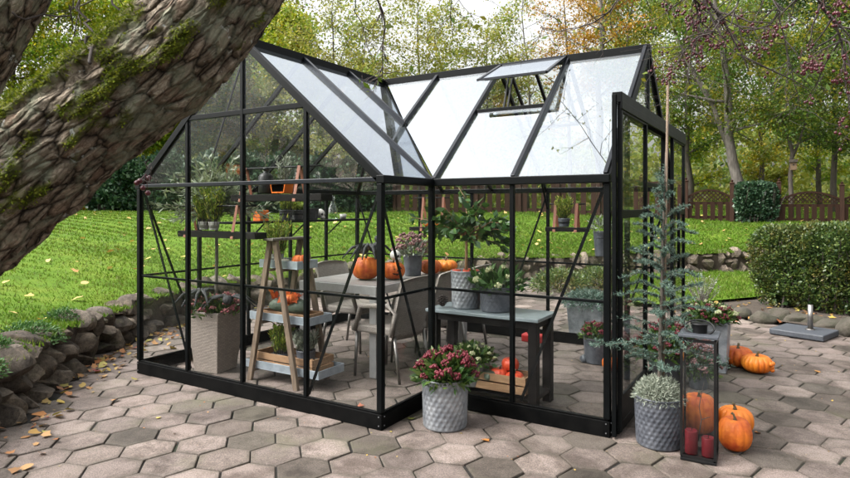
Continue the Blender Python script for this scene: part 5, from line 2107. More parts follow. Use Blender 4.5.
# citrus tree
q = at_z(485, 304, CZ)
q = V((3.06, 1.13, CZ))
t = potted('potted_citrus', 'embossed zinc pot with a citrus tree of dark glossy leaves on the black table', 'potted tree', q, .122, .132, .335, M['zinc'], .06, 20)
ct = MB()
stem = [q + V((0, 0, .28)), q + V((.005, 0, .45)), q + V((0, .01, .60)), q + V((-.01, .01, .70))]
ct.tube(stem, [.014, .013, .012, .010], 8)
CP, CD = [], []
cr_ = random.Random(9)
for k in range(30):
    a = k * 2.4
    el = cr_.uniform(-.35, 1.3)
    L = cr_.uniform(.2, .50)
    d = V((math.cos(a) * math.cos(el) * 1.25 + .12, math.sin(a) * math.cos(el) * 1.15, math.sin(el) * 1.05 + .08))
    s0 = stem[2].lerp(stem[3], cr_.random())
    pts = wob(s0, s0 + d * L, 3, .12, cr_)
    pts[3] = pts[3] + V((0, 0, -.05))
    ct.tube(pts, [.006, .005, .004, .002], 5)
    for j in range(19):
        s_ = cr_.uniform(.8, 3)
        i = min(2, int(s_))
        CP.append(tuple(pts[i].lerp(pts[i + 1], s_ - i)))
        CD.append((d.x + cr_.gauss(0, .6), d.y + cr_.gauss(0, .6), d.z * .5 + cr_.gauss(-.45, .5)))
ct.build('trunk', M['crate'], t, True)
lv = leaves_np(np.array(CP), .092, .56, dirs=np.array(CD), jitter=.05, bend=-.08)
np_mesh('crown', lv, 4, M['lf_citrus'], t)
for k in range(7):
    w = cr_.choice(CP)
    b = MB()
    b.add([(w[0] + x.x * .033, w[1] + x.y * .033, w[2] - .03 + x.z * .037) for x in ICO2[0]], ICO2[1])
    b.build('citrus_fruit', M['green_fruit'], t, True)
for k, (dx, dy) in enumerate(((-.07, -.05), (.05, -.07), (.08, .03), (-.02, .07))):
    g = pumpkin_proto(['mini red pumpkin on the soil at the front of the citrus pot', 'mini red pumpkin on the soil by the citrus trunk', 'mini red pumpkin at the corner side of the citrus pot soil', 'mini red pumpkin behind the citrus trunk'][k], .045, .05, M['pumpkin_red'], 8, 'mini red pumpkins in the citrus pot', .08, .015)
    place(g, (q.x + dx, q.y + dy, q.z + .295))
# rhododendron pot
q = V((3.36, 1.12, CZ))
t = potted('potted_rhododendron', 'grey textured pot with broad green leaves and cream buds on the black table', 'potted plant', q, .135, .14, .215, M['zinc_dark'], .03, 24)
bush(t, (q.x, q.y, q.z + .2), .22, .17, 'fl_white', 12, M['lf_citrus'], 320, .11, 1.2, .32, .15)
# pine cone
q = V((2.88, 1.02, CZ))
pc_ = MB()
for k in range(60):
    tt = k / 60
    a = k * 2.4
    rr = .055 * math.sin(PI * (.12 + .85 * tt))
    d = V((math.cos(a), math.sin(a), .3))
    c_ = q + V((0, 0, .012 + .10 * tt))
    pc_.bar(c_, c_ + d * rr, .016, .005)
tag(pc_.build('pine_cone', M['twig'], None, False, tuple(q)), 'brown pine cone on the black table beside the citrus pot', 'pine cone')
tag(MB().lathe([(0, .001), (.03, .001), (.036, .01), (.036, .16), (.03, .17), (.012, .185), (.012, .21), (0, .212)], 16, (3.215, 1.2, CZ)).build('terracotta_bottle', M['terracotta'], None, True, (3.215, 1.2, CZ)), 'slim terracotta bottle squeezed between the two pots on the black table', 'bottle')
# below
q = V((3.13, 1.10, .116))
t = potted('potted_flowers', 'round grey clay pot with cream flowers and green leaves under the black table', 'potted plant', V((3.18, 1.03, .116)), .115, .15, .21, M['grey_clay'], big=False)
bush(t, (3.18, 1.03, .32), .20, .15, 'fl_white', 26, M['lf_skimmia'], 520, .06, .9, .5, .1)
crate('slatted wooden crate of red squashes on the shelf of the black table', 3.22, 3.70, .94, 1.18, .116, .15, 2)
for k, (x, y, z, r_, mt, lab) in enumerate(((3.42, 1.06, .16, .085, 'pumpkin_red', 'red squash in the crate nearest the clay pot'), (3.57, 1.03, .16, .08, 'pumpkin_red', 'red squash at the outer end of the crate under the table'), (3.50, 1.10, .26, .075, 'pumpkin_red', 'red squash on top of the heap in the crate'), (3.36, .99, .18, .06, 'gourd', 'small green knobbly squash in the crate by the clay pot'))):
    t = pumpkin_proto(lab, r_, r_ * 1.55, M[mt], 10, 'squashes in the wooden crate', .06, .03)
    t.name = 'squash'
    t['category'] = 'squash'
    place(t, (x, y, z), k)
# red box behind
p = at_z(533, 342, 0)
t = thing('red_toolbox', 'red plastic box with a dark handle on the paving at the back of the greenhouse', 'box', (p.x, p.y, 0))
MB().box(p.x - .13, p.x + .13, p.y - .07, p.y + .07, 0.002, .10).build('box', M['red_plastic'], t, bevel=.02)
MB().tube([(p.x - .07, p.y, .10), (p.x - .05, p.y, .14), (p.x + .05, p.y, .14), (p.x + .07, p.y, .10)], .01, 8).build('handle', M['black'], t, True)
# red pot near corner
p, r = fr(597, 366, 27)
t = potted('potted_skimmia', 'grey pot of bright red skimmia inside the greenhouse near the doorway', 'potted plant', p, r * .9, r, .27, M['zinc_dark'], big=False)
bush(t, (p.x, p.y, .27), .17, .15, 'fl_skimmia', 20, M['lf_skimmia'], 400, .06, .85, .36, .1)
p, r = fr(606, 372, 16)
t = pumpkin_proto('small orange pumpkin on the floor beside the grey pot of red skimmia', .09, .15, M['pumpkin'], 12, None, .1)
place(t, (p.x + .05, p.y, 0))
p = at_z(584, 362, 0)
b = MB()
stone(b, (p.x, p.y, .035), .06, .05, .045, 0, 900)
tag(b.build('grey_pebble', M['slab'], None, True, (p.x, p.y, 0)), 'smooth grey stone on the floor before the red skimmia pot', 'stone')
# planter outside the back wall
p = V((3.30, 4.10, 0))
t = thing('zinc_planter', 'square zinc planter of low juniper outside the back glass', 'planter', p)
vv = [(p.x + sx * w, p.y + sy * w, z) for z, w in ((0.004, .2), (.42, .23), (.42, .21), (.36, .2)) for sx, sy in ((-1, -1), (1, -1), (1, 1), (-1, 1))]
ff = []
for L in range(3):
    for k in range(4):
        ff.append((L * 4 + k, L * 4 + (k + 1) % 4, (L + 1) * 4 + (k + 1) % 4, (L + 1) * 4 + k))
ff.append((12, 13, 14, 15))
MB().add(vv, ff).build('pot', M['zinc'], t, bevel=.006)
pts, d = dome_pts(2400, (p.x, p.y, .42), .36, .2, .2, .5)
leaf_obj('foliage', M['lf_spruce'], t, pts, .07, aspect=.15, dirs=d * np.array([1, 1, .3]), jitter=.5)
# second low juniper along the back
for (u, v, lab) in ((560, 285, 'spreading grey green juniper beyond the back glass by the wall'), (470, 290, 'low leafy shrub with yellowing leaves behind the chairs'), (600, 282, 'rounded juniper at the foot of the far wall near the doorway')):
    p = at_z(u, v + 6, 0)
    t = thing('low_shrub', lab, 'shrub', (p.x, p.y, 0), 'low shrubs behind the greenhouse')
    pts, d = dome_pts(2800, (p.x, p.y, .05), .6, .42, .05, .5)
    leaf_obj('foliage', M['lf_hedge'] if 'juniper' in lab else M['lf_pale'], t, pts, .08, aspect=.25, dirs=d, jitter=.6)
    b = MB()
    for k in range(12):
        a = k * 2.4
        b.tube([(p.x, p.y, 0), (p.x + .4 * math.cos(a), p.y + .4 * math.sin(a), .35)], [.012, .004], 5)
    b.build('stems', M['twig'], t)
# hanging bucket by the gable
q = on_x(601, 244, L6 - .28)
q = V((q.x, q.y, q.z))
t = thing('hanging_bucket', 'small grey bucket hanging inside the right end of the greenhouse with trailing plant', 'bucket', q)
moved(pot_mesh(.05, .065, .22, 0, 32, 4), q - V((0, 0, .11))).build('bucket', M['zinc_dark'], t, True)
MB().tube([q + V((-.06, 0, .1)), q + V((0, 0, .32)), q + V((.06, 0, .1))], .003, 5).build('wire', M['black'], t)
pts, d = dome_pts(160, tuple(q + V((0, 0, .11))), .10, .18, .1, .6)
leaf_obj('foliage', M['lf_silver'], t, pts, .05, aspect=.3, dirs=d, jitter=.5)

# ------------------------------------------------------------------ plants on the wall top
for u, v, w, lab in ((18, 362, .42, 'low green rock plant spilling over the stone wall at the picture edge'), (74, 330, .36, 'dense green rock plant hanging over the wall before the middle boulders'), (100, 316, .24, 'small green cushion on the wall top near the greenhouse'), (46, 345, .22, 'small leafy tuft between two wall top boulders')):
    p = at_z(u, v, .50)
    i = int(np.hypot(WARR[:, 0] - p.x, WARR[:, 1] - p.y).argmin())
    c_ = WL[i] + WN[i] * .32
    t = thing('rock_plant', lab, 'plant', (c_.x, c_.y, .45), 'rock plants on the stone wall')
    pts, d = dome_pts(int(5200 * w), (c_.x, c_.y, .43), w * .8, .20, .2, .35)
    dr = WN[i]
    pts[:, 0] -= dr.x * .25 * w * rng.random(len(pts))
    pts[:, 1] -= dr.y * .25 * w * rng.random(len(pts))
    leaf_obj('foliage', M['lf_rock'], t, pts, .032, aspect=.4, dirs=d, jitter=.6)
    b = MB()
    for k in range(10):
        a = k * 2.4
        b.tube([(c_.x, c_.y, .4), (c_.x + w * .5 * math.cos(a), c_.y + w * .5 * math.sin(a), .55)], [.006, .003], 4)
    b.build('stems', M['twig'], t)

# ------------------------------------------------------------------ hedges
def leafy_box(t, corners, z0, z1, mat, n, lsize, core_mat, rough=.08, gap=None, asp=.6):
    """corners: 4 ground points in order; a clipped hedge: twiggy core plus leaves on and under its faces"""
    c4 = [V((c[0], c[1], 0)) for c in corners]

    def pt(u, v): return c4[0].lerp(c4[1], u).lerp(c4[3].lerp(c4[2], u), v)
    P_, D_ = [], []
    ctr = pt(.5, .5)
    LX, LY, LZ = (c4[1] - c4[0]).length, (c4[3] - c4[0]).length, z1 - z0
    faces = [('f', LX * LZ), ('b', LX * LZ * .3), ('l', LY * LZ), ('r', LY * LZ * .5), ('t', LX * LY)]
    tot = sum(a for _, a in faces)
    for nm, ar in faces:
        k = int(n * ar / tot)
        a, b2 = rng.random(k), rng.random(k)
        for s_, w in zip(a, b2):
            zz = z0 + LZ * w
            if nm == 'f': p, d = pt(s_, 0), (c4[0] - c4[3]).normalized()
            elif nm == 'b': p, d = pt(s_, 1), (c4[3] - c4[0]).normalized()
            elif nm == 'l': p, d = pt(0, s_), (c4[0] - c4[1]).normalized()
            elif nm == 'r': p, d = pt(1, s_), (c4[1] - c4[0]).normalized()
            else:
                p, d = pt(s_, w), V((0, 0, 1))
                zz = z1
            q = V((p.x, p.y, zz))
            nz = mnoise.noise(q * 1.6) * rough * 1.6 + mnoise.noise(q * 5) * rough
            # rounded shoulders and a drawn in foot
            top = max(0, (zz - (z1 - .28)) / .28)
            edge = max(0, 1 - min(s_, 1 - s_) * LX / .3) if nm in 'fbt' else 0
            inn = .16 * top * top if nm != 't' else 0
            foot = .22 * max(0, (z0 + .35 - zz) / .35) if nm != 't' else 0
            dep = abs(rng.normal(0, .07))
            q = q + d * (nz - inn - foot - dep) + V((0, 0, -.14 * edge * edge if zz > z1 - .3 else 0))
            P_.append(tuple(q))
            D_.append(tuple(d))
    leaf_obj('foliage', mat, t, np.array(P_), lsize, aspect=asp, dirs=np.array(D_) + np.array([0, 0, .3]), jitter=.75)
    b = MB()
    r = random.Random(4)
    for k in range(int(60 * LX)):
        s_, w = r.random(), r.random()
        p = pt(.03 + .94 * s_, .15 + .7 * w)
        e = p + V((r.gauss(0, .15), r.gauss(0, .15), 0))
        b.tube([(p.x, p.y, z0 - .05), ((p.x + e.x) / 2, (p.y + e.y) / 2, z0 + LZ * .5), (e.x, e.y, z0 + LZ * r.uniform(.7, .93))], [.02, .013, .006], 4)
    b.build('stems', M['twig'], t)


hA, hB = V((4.92, 7.62, 0)), V((9.75, 5.40, 0))
hn = V((.42, .91, 0)) * 1.15
t = thing('hedge', 'thick clipped dark green hedge at the edge of the paving', 'hedge', (6, 7, 0))
leafy_box(t, [hA, hB, hB + hn, hA + hn], .06, 1.35, M['lf_hedge'], 52000, .048, M['twig'], .09)
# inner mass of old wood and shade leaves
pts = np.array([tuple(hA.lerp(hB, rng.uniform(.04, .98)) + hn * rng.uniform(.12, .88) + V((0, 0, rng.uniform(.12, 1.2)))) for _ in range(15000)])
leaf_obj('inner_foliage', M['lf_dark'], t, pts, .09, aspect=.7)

# ------------------------------------------------------------------ fence
FP = [at_d(395, 213, 22), at_d(520, 216, 21), at_d(686, 220, 19), at_d(732, 220, 18.8), at_d(779, 220, 18.6), at_d(842, 220, 18.4), at_d(905, 221, 18.2)]
for p in FP:
    p.z = lawn_z(p.x, p.y)
t = thing('garden_fence', 'reddish brown picket fence with arched lattice panels behind the lawn', 'fence', FP[0])
ZF = FP[2].z


def fence_panel(a, b2, za, arch, pitch=.22, sw=.135, h=.98):
    d = (b2 - a)
    L = Vector((d.x, d.y, 0)).length
    dirn = Vector((d.x, d.y, 0)).normalized()
    pn = MB()
    n = max(2, int(L / pitch))
    hs = h if not arch else h * .66

    def at(s, z): return V((a.x + dirn.x * s, a.y + dirn.y * s, za + z + (b2.z - a.z) * 0))
    for k in range(n):
        s = (k + .5) * L / n
        pn.bar(at(s, .05), at(s, hs), sw, .02, dirn.cross(V((0, 0, 1))))
    bk = V((dirn.y, -dirn.x, 0)) * -.035
    for z in (.16, hs - .05):
        pn.bar(at(0, z) + bk, at(L, z) + bk, .03, .085)
    if arch:
        m_ = 14
        top = [hs + .06 + .36 * math.sin(PI * (k / m_) * .8 + PI * .1) - .06 for k in range(m_ + 1)]
        for k in range(m_):
            pn.bar(at(L * k / m_, top[k]), at(L * (k + 1) / m_, top[k + 1]), .05, .06)

        def tz(s):
            f = min(m_ - .001, max(0, s / L * m_))
            return top[int(f)] * (1 - f % 1) + top[int(f) + 1] * (f % 1)
        st_ = .13
        k = -int(1 / st_)
        while k * st_ < L + .6:
            for sg, off in ((1, -.008), (-1, .008)):
                s0 = k * st_
                pts = []
                for j in range(13):
                    s = s0 + sg * j * .05 if sg > 0 else s0 + .6 - j * .05
                    z = hs + .03 + j * .05
                    if 0 <= s <= L and z <= tz(s):
                        pts.append((s, z))
                if len(pts) > 1:
                    o_ = V((dirn.y, -dirn.x, 0)) * off
                    pn.bar(at(*pts[0]) + o_, at(*pts[-1]) + o_, .014, .03)
            k += 1
    return pn.build('fence_panel', M['fence'], t)


def fence_post(p, h):
    b = MB()
    b.box(p.x - .06, p.x + .06, p.y - .06, p.y + .06, p.z - .1, p.z + h)
    b.lathe([(.075, 0), (.085, .02), (.03, .06), (.045, .10), (0, .14)], 12, (p.x, p.y, p.z + h))
    b.build('fence_post', M['fence'], t)


segs = [(FP[0], FP[1], 3), (FP[1], FP[2], 4)]
for a, b2, n in segs:
    for k in range(n):
        pa, pb = a.lerp(b2, k / n), a.lerp(b2, (k + 1) / n)
        pa.z, pb.z = lawn_z(pa.x, pa.y), lawn_z(pb.x, pb.y)
        fence_panel(pa, pb, min(pa.z, pb.z) - .02, False, .27, .17, 1.22)
        fence_post(pa, 1.25)
for a, b2 in ((FP[2], FP[3]), (FP[4], FP[5]), (FP[5], FP[6])):
    fence_panel(a, b2, min(a.z, b2.z) - .02, True)
for p in FP[2:]:
    fence_post(p, 1.18)
# ivy screen between the arched panels
a, b2 = FP[3] + V((.1, .0, 0)), FP[4] - V((.1, .0, 0))
t = thing('ivy_screen', 'square ivy covered screen between the two arched fence panels', 'hedge', a)
nb = V((-.42, .9, 0)) * .3
a2, b3 = a - nb * .7, b2 - nb * .7
leafy_box(t, [a2, b3, b3 + nb * 1.4, a2 + nb * 1.4], a.z - .05, a.z + 1.17, M['lf_ivy'], 7000, .10, M['twig'], .05, asp=.85)
# ivy hedge left of the fence, behind the gable
ia, ib = at_d(85, 210, 22.5), at_d(392, 212, 22)
ia.z = lawn_z(ia.x, ia.y) - .1
ib.z = ia.z
t = thing('ivy_hedge', 'long dark ivy grown hedge behind the lawn left of the picket fence', 'hedge', ia)
nb = (ib - ia).normalized()
nb = V((-nb.y, nb.x, 0)) * .9
leafy_box(t, [ia, ib, ib + nb, ia + nb], ia.z, ia.z + 2.0, M['lf_ivy'], 26000, .15, M['twig'], .3, asp=.8)
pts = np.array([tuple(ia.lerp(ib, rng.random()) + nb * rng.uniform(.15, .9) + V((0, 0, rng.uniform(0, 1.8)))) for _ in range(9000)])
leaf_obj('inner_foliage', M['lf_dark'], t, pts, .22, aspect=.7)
# hidden-end hedge further left to close the garden
ia, ib = at_d(-160, 205, 21), at_d(80, 208, 24)
t = thing('garden_shrubbery', 'russet and green shrubs behind the leaning trunk at the lawn edge', 'shrub', (ia.x, ia.y, 1.5))
pts = np.array([tuple(ia.lerp(ib, rng.random()) + V((rng.normal(0, .6), rng.normal(0, .6), rng.uniform(-.2, 2.6)))) for _ in range(9000)])
leaf_obj('foliage', M['lf_orange'], t, pts[:3500], .16, aspect=.7)
leaf_obj('foliage', M['lf_lime'], t, pts[3500:], .16, aspect=.7)

# ------------------------------------------------------------------ trees behind
def tree_at(u, d, vtop, cr, lo, mat, bark, nl, ls, seed, label, tr=.14, lean=(0, 0), limbs=14, name='tree', **kw):
    p = at_d(u, 210, d)
    z = lawn_z(p.x, p.y)
    h = CH + (VH - vtop) * d / FPX - z
    make_tree(name, label, (p.x, p.y, z), h, cr, lo, mat, bark, nl, ls, seed, tr, 'trees behind the garden', lean, limbs, **kw)


G = M
tree_at(15, 25, -30, 3.6, .12, G['lf_lime'], G['bark'], 13000, .17, 1, 'dense lime green maple beyond the lawn behind the leaning trunk', name='maple_tree', limbs=22)
tree_at(105, 27, -10, 3.4, .12, G['lf_lime'], G['bark'], 11000, .17, 2, 'yellowing maple showing just above the mossy trunk', name='maple_tree', limbs=22)
tree_at(-70, 24, -30, 3.6, .15, G['lf_yellow'], G['bark'], 7000, .17, 3, 'yellow leaved tree at the picture edge behind the dark limb', limbs=18)
tree_at(180, 28, 5, 3.7, .04, G['lf_lime'], G['bark'], 34000, .20, 4, 'yellow green tree seen through the gable glass beside the trunk', limbs=26)
tree_at(258, 29, 8, 3.4, .04, G['lf_lime'], G['bark'], 32000, .20, 5, 'broad yellow green tree rising behind the gable peak', limbs=24)
tree_at(335, 23, -15, 2.6, .16, G['lf_pale'], G['bark'], 4200, .13, 6, 'thin light green tree against the sky left of the roof valley', limbs=24, tr=.09, name='birch_tree')
tree_at(420, 22, -5, 2.5, .14, G['lf_pale'], G['bark'], 4600, .13, 7, 'pale leafy tree rising over the roof valley', limbs=24, tr=.09, name='birch_tree')
tree_at(482, 22, 18, 2.1, .15, G['lf_pale'], G['bark'], 3600, .13, 8, 'small pale green tree above the roof vent', limbs=22, tr=.08, name='birch_tree')
tree_at(528, 25, -10, 2.3, .25, G['lf_pale'], G['bark'], 500, .12, 9, 'almost bare tree of fine twigs over the main ridge', limbs=30, tr=.09)
tree_at(572, 27, -25, 2.3, .28, G['lf_orange'], G['bark'], 2000, .14, 10, 'orange brown autumn tree above the main ridge', limbs=22, tr=.12)
tree_at(603, 24, -70, 1.9, .4, G['lf_orange'], G['pale_bark'], 2600, .13, 11, 'tall straight grey trunk with thin orange leaves above the gable end', limbs=16, tr=.2)
tree_at(630, 28, -70, 2.4, .3, G['lf_yellow'], G['bark'], 4600, .14, 12, 'tall yellow green tree just beyond the right gable', limbs=18, tr=.17)
tree_at(690, 24, -40, 2.7, .22, G['lf_green'], G['bark'], 6000, .14, 13, 'green tree behind the first arched fence panel', limbs=20, tr=.12)
tree_at(741, 20.2, -40, 2.9, .32, G['lf_green'], G['pale_bark'], 5200, .13, 14, 'forked grey trunk tree rising behind the ivy screen', tr=.21, lean=(-.9, -.3), limbs=20, fork=(.26, -2.6, -.6))
tree_at(791, 19.3, 20, 2.2, .34, G['lf_green'], G['bark'], 3200, .12, 15, 'slim tree carrying the bird house behind the arched fence', tr=.085, limbs=14, fork=(.3, 1.6, .5))
tree_at(835, 22, -50, 3.0, .22, G['lf_dark'], G['bark'], 8000, .14, 16, 'dark green tree behind the far end of the fence', limbs=22, tr=.12)
tree_at(890, 20, -30, 2.8, .2, G['lf_green'], G['bark'], 7000, .14, 17, 'dark leafy tree leaning in at the picture edge over the hedge', limbs=20)
tree_at(760, 30, -10, 3.2, .1, G['lf_yellow'], G['bark'], 8000, .16, 18, 'golden yellow tree deep behind the ivy screen', limbs=20)
tree_at(820, 31, -20, 3.2, .1, G['lf_lime'], G['bark'], 8500, .16, 19, 'lime green tree deep behind the arched fence', limbs=20)
tree_at(690, 33, 0, 3.4, .1, G['lf_lime'], G['bark'], 8500, .17, 20, 'yellow green tree deep behind the door track', limbs=20)
tree_at(360, 31, 70, 3.2, .08, G['lf_green'], G['bark'], 9000, .17, 21, 'broad green tree low behind the roof', limbs=20)
tree_at(480, 32, 80, 3.2, .08, G['lf_green'], G['bark'], 9000, .17, 22, 'broad green tree low behind the fence middle', limbs=20)
# far wood
u = rng.uniform(-300, 1150, 60000)
d = rng.uniform(36, 52, 60000)
hmax = 2.6 + 3.4 * (0.5 + 0.5 * np.sin(u * .021) * np.sin(u * .0063 + 1)) + 2.2 * (u > 620) + 3.0 * ((u > 90) & (u < 380))
z = 1.2 + hmax * rng.random(60000) ** 1.25
k = (u - 425) / FPX
pos = np.column_stack([CX + d * (_s + k * _c), CY + d * (_c - k * _s), z])
wd = np_mesh('woods', leaves_np(pos, .42, .7), 4, leaf_mat('far_wood_leaves', [(0.05, 0.09, 0.018), (0.10, 0.16, 0.03), (0.17, 0.22, 0.04), (0.30, 0.26, 0.04)], big=[(0.14, 0.18, 0.03), (0.26, 0.25, 0.04), (0.07, 0.11, 0.025)], bigscale=.25))
tag(wd, 'far autumn wood closing the view behind the garden trees', 'wood', kind='stuff')
k = 16000  # unseen leaf bank behind the camera, added to darken the glass reflections
ang = rng.uniform(math.radians(188), math.radians(330), k)
rad = rng.uniform(9.5, 14, k)
pos = np.column_stack([4 + rad * np.cos(ang), -2 + rad * np.sin(ang), rng.random(k) ** 1.2 * (2.3 + .9 * np.sin(ang * 9))])
tag(np_mesh('added_shrubbery', leaves_np(pos, .5, .7), 4, M['lf_green']), 'unseen leaf bank added behind the viewer to darken the front glass reflections', 'added_shrubbery', kind='stuff')
# bird house
p = at_d(793.5, 165, 19.1)
t = thing('bird_house', 'small brown wooden bird house fixed to the slim trunk', 'bird house', p)
b = MB()
b.box(p.x - .09, p.x + .09, p.y - .08, p.y + .08, p.z - .16, p.z + .08)
b.build('box', M['bird_wood'], t, bevel=.004)
MB().add([(p.x - .12, p.y - .14, p.z + .085), (p.x + .12, p.y - .14, p.z + .085), (p.x + .12, p.y + .1, p.z + .085), (p.x - .12, p.y + .1, p.z + .085), (p.x - .12, p.y - .02, p.z + .18), (p.x + .12, p.y - .02, p.z + .18)], [(0, 3, 2, 1), (0, 1, 5, 4), (2, 3, 4, 5), (0, 4, 3), (1, 2, 5)]).build('roof', M['bark'], t)
MB().tube([(p.x, p.y - .079, p.z), (p.x, p.y - .084, p.z)], .025, 12).build('entrance_hole', M['black'], t)

# ------------------------------------------------------------------ the leaning crab apple
tree = thing('crab_apple_tree', 'old mossy crab apple trunk leaning across the picture corner with dark red fruit', 'tree', (2.55, -3.75, .7))


def smooth_path(pts, n):
    pts = [V(p) for p in pts]
    out = []
    m = len(pts) - 1
    for k in range(n + 1):
        f = k / n * m
        i = min(m - 1, int(f))
        t = f - i
        p0, p1, p2, p3 = pts[max(0, i - 1)], pts[i], pts[i + 1], pts[min(m, i + 2)]
        out.append(0.5 * ((2 * p1) + (p2 - p0) * t + (2 * p0 - 5 * p1 + 4 * p2 - p3) * t * t + (3 * p1 - p0 - 3 * p2 + p3) * t ** 3))
    return out


MOSSD = V((-_s * .75 - _c * .35, -_c * .75 + _s * .35, .8)).normalized()


def bark_limb(name, pts, rads, nseg, nring, seed, mossy=1.0):
    path = smooth_path(pts, nseg)
    m = len(rads) - 1
    o = V((seed * 3.1, seed * 1.7, 0))
    vs, rid, mos, bco = [], [], [], []
    tuft = []
    L = 0
    prev_a = None
    for i, p in enumerate(path):
        t = (path[min(i + 1, nseg)] - path[max(i - 1, 0)]).normalized()
        if i:
            L += (p - path[i - 1]).length
        if prev_a is None:
            a = t.cross(V((0.2, 0.3, 0.9))).normalized()
        else:
            a = (prev_a - t * prev_a.dot(t)).normalized()
        prev_a = a
        b = t.cross(a)
        f = i / nseg * m
        k = min(m - 1, int(f))
        R = rads[k] * (1 - (f - k)) + rads[k + 1] * (f - k)
        for j in range(nring):
            an = 2 * PI * j / nring
            ca, sa = math.cos(an), math.sin(an)
            n = a * ca + b * sa
            # coarse lumps, long plates and cracks
            q = V((ca * 1.3, sa * 1.3, L * 2.2)) + o
            lump = mnoise.noise(q * .9) * .07
            wx = mnoise.noise(V((ca * 2.2, sa * 2.2, L * 4)) + o) * .55
            wy = mnoise.noise(V((ca * 2.2 + 7, sa * 2.2, L * 4)) + o) * .55
            pl = V((ca * 4.4 + wx, sa * 4.4 + wy, L * 7.0 + wx)) + o
            cell, cpt = mnoise.voronoi(pl)
            edge = min(1.0, (cell[1] - cell[0]) * 4.5)
            plate = mnoise.cell(cpt[0] * 13.7)
            fine = mnoise.fractal(V((ca * 7, sa * 7, L * 14)) + o, 1.0, 2.0, 5)
            crack = mnoise.ridged_multi_fractal(V((ca * 5 + wy, sa * 5, L * 5)) + o, 1.0, 2.0, 4, 1.0, 2.0)
            ridge = .65 * edge ** .7 + .35 * min(1.0, max(0.0, 1.15 - .45 * crack))
            h = R * (1 + lump) + .008 * (ridge - .6) + .008 * (plate - .3) * edge + .007 * fine
            up = n.dot(MOSSD) + .26 - .8 * (i / nseg - .30)
            mz = mnoise.fractal(V((ca * 2.4, sa * 2.4, L * 7)) + o + V((5, 5, 5)), .9, 2.0, 4)
            ms = max(0.0, min(1.0, (up - .50 + 1.5 * mz) * 2.2)) * mossy
            hmoss = ms * .012
            pos = p + n * (h + hmoss)
            vs.append(tuple(pos))
            bco += [ca * .15 + seed, sa * .15, L * .42]
            rid.append(max(0.0, min(1.0, ridge * .7 + .35 * fine + .25 * plate * edge)))
            mos.append(ms)
            if ms > .35:
                tuft.append((pos, n, ms))
    fs = []
    for i in range(nseg):
        for j in range(nring):
            j2 = (j + 1) % nring
            fs.append((i * nring + j, i * nring + j2, (i + 1) * nring + j2, (i + 1) * nring + j))
    ob = MB().add(vs, fs).build(name, M['big_bark'], tree, True)
    for nm, arr in (('ridge', rid), ('moss', mos)):
        at_ = ob.data.attributes.new(nm, 'FLOAT', 'POINT')
        at_.data.foreach_set('value', arr)
    at_ = ob.data.attributes.new('barkco', 'FLOAT_VECTOR', 'POINT')
    at_.data.foreach_set('vector', bco)
    return tuft


trunk_pts = [(2.35, -3.95, .55), at_d(-330, 400, 1.62), at_d(-160, 318, 1.6), at_d(-12, 202, 1.58), at_d(87, 121, 1.6), at_d(180, 44, 1.62), at_d(249, -35, 1.66), at_d(330, -120, 1.75), at_d(420, -240, 1.9)]
tf = bark_limb('trunk', trunk_pts, [.30, .210, .170, .150, .144, .138, .128, .115, .10], 560, 240, 1)
limb_pts = [at_d(-215, 345, 1.66), at_d(-120, 190, 1.85), at_d(-48, 75, 1.95), at_d(12, -20, 2.0), at_d(90, -150, 2.1), at_d(200, -290, 2.2)]
tf2 = bark_limb('limb', limb_pts, [.16, .145, .135, .125, .11, .09], 220, 120, 2, .25)
tn = np.array([(*p, *n) for p, n, ms in tf if rnd.random() < ms * ms * .75])
rep = np.repeat(tn, 3, 0)[:120000]
pos = rep[:, :3] + rng.normal(0, .004, (len(rep), 3)) - rep[:, 3:] * .003
leaf_obj('moss_tufts', M['moss'], tree, pos, .0085, aspect=.4, dirs=rep[:, 3:], jitter=.65)['kind'] = 'stuff'

# fruit-bearing branches
BR = random.Random(33)
bm_ = MB()
FR, LFP, LFD = [], [], []


def twigs(path, r0, n, L, fruit, leaf, droop=.3, depth_=0):
    m = len(path) - 1
    if depth_ == 0:
        n, L, r0 = int(n * 1.7), L * 1.15, r0 * .8
    for k in range(n):
        f = BR.uniform(.12, 1.0) * m
        i = min(m - 1, int(f))
        p = path[i].lerp(path[i + 1], f - i)
        t = (path[i + 1] - path[i]).normalized()
        d = (t * BR.uniform(.1, .8) + V((BR.gauss(0, .7), BR.gauss(0, .7), BR.gauss(-droop, .5)))).normalized()
        l = L * BR.uniform(.4, 1.15)
        tp = wob(p, p + d * l, 4, .18, BR)
        rr = max(.0015, r0 * (1 - .7 * f / m) * .5)
        bm_.tube(tp, [rr, rr * .8, rr * .65, rr * .5, rr * .3], 5)
        if depth_ < 1:
            twigs(tp, rr, 3, l * .55, fruit, leaf, droop, depth_ + 1)
        if BR.random() < fruit:
            q = tp[BR.choice((2, 3, 4))]
            FR.append([q + V((BR.gauss(0, .025), BR.gauss(0, .025), BR.uniform(-.07, -.035))) for _ in range(BR.choice((2, 3, 4, 5, 6)))] + [q])
        if BR.random() < leaf:
            for _ in range(BR.choice((1, 2))):
                LFP.append(tuple(tp[BR.choice((1, 2, 3, 4))]))
                LFD.append((BR.gauss(0, 1), BR.gauss(0, 1), BR.gauss(-.5, .6)))


def branch(pts, r0, r1, n, L, fruit, leaf, droop=.3, seg=14):
    path = smooth_path(pts, seg)
    for i in range(1, len(path) - 1):
        path[i] = path[i] + V((BR.gauss(0, .012), BR.gauss(0, .012), BR.gauss(0, .012)))
    bm_.tube(path, [.62 * (r0 + (r1 - r0) * (i / seg) ** .7) for i in range(seg + 1)], 7)
    twigs(path, r0, n, L, fruit, leaf, droop)


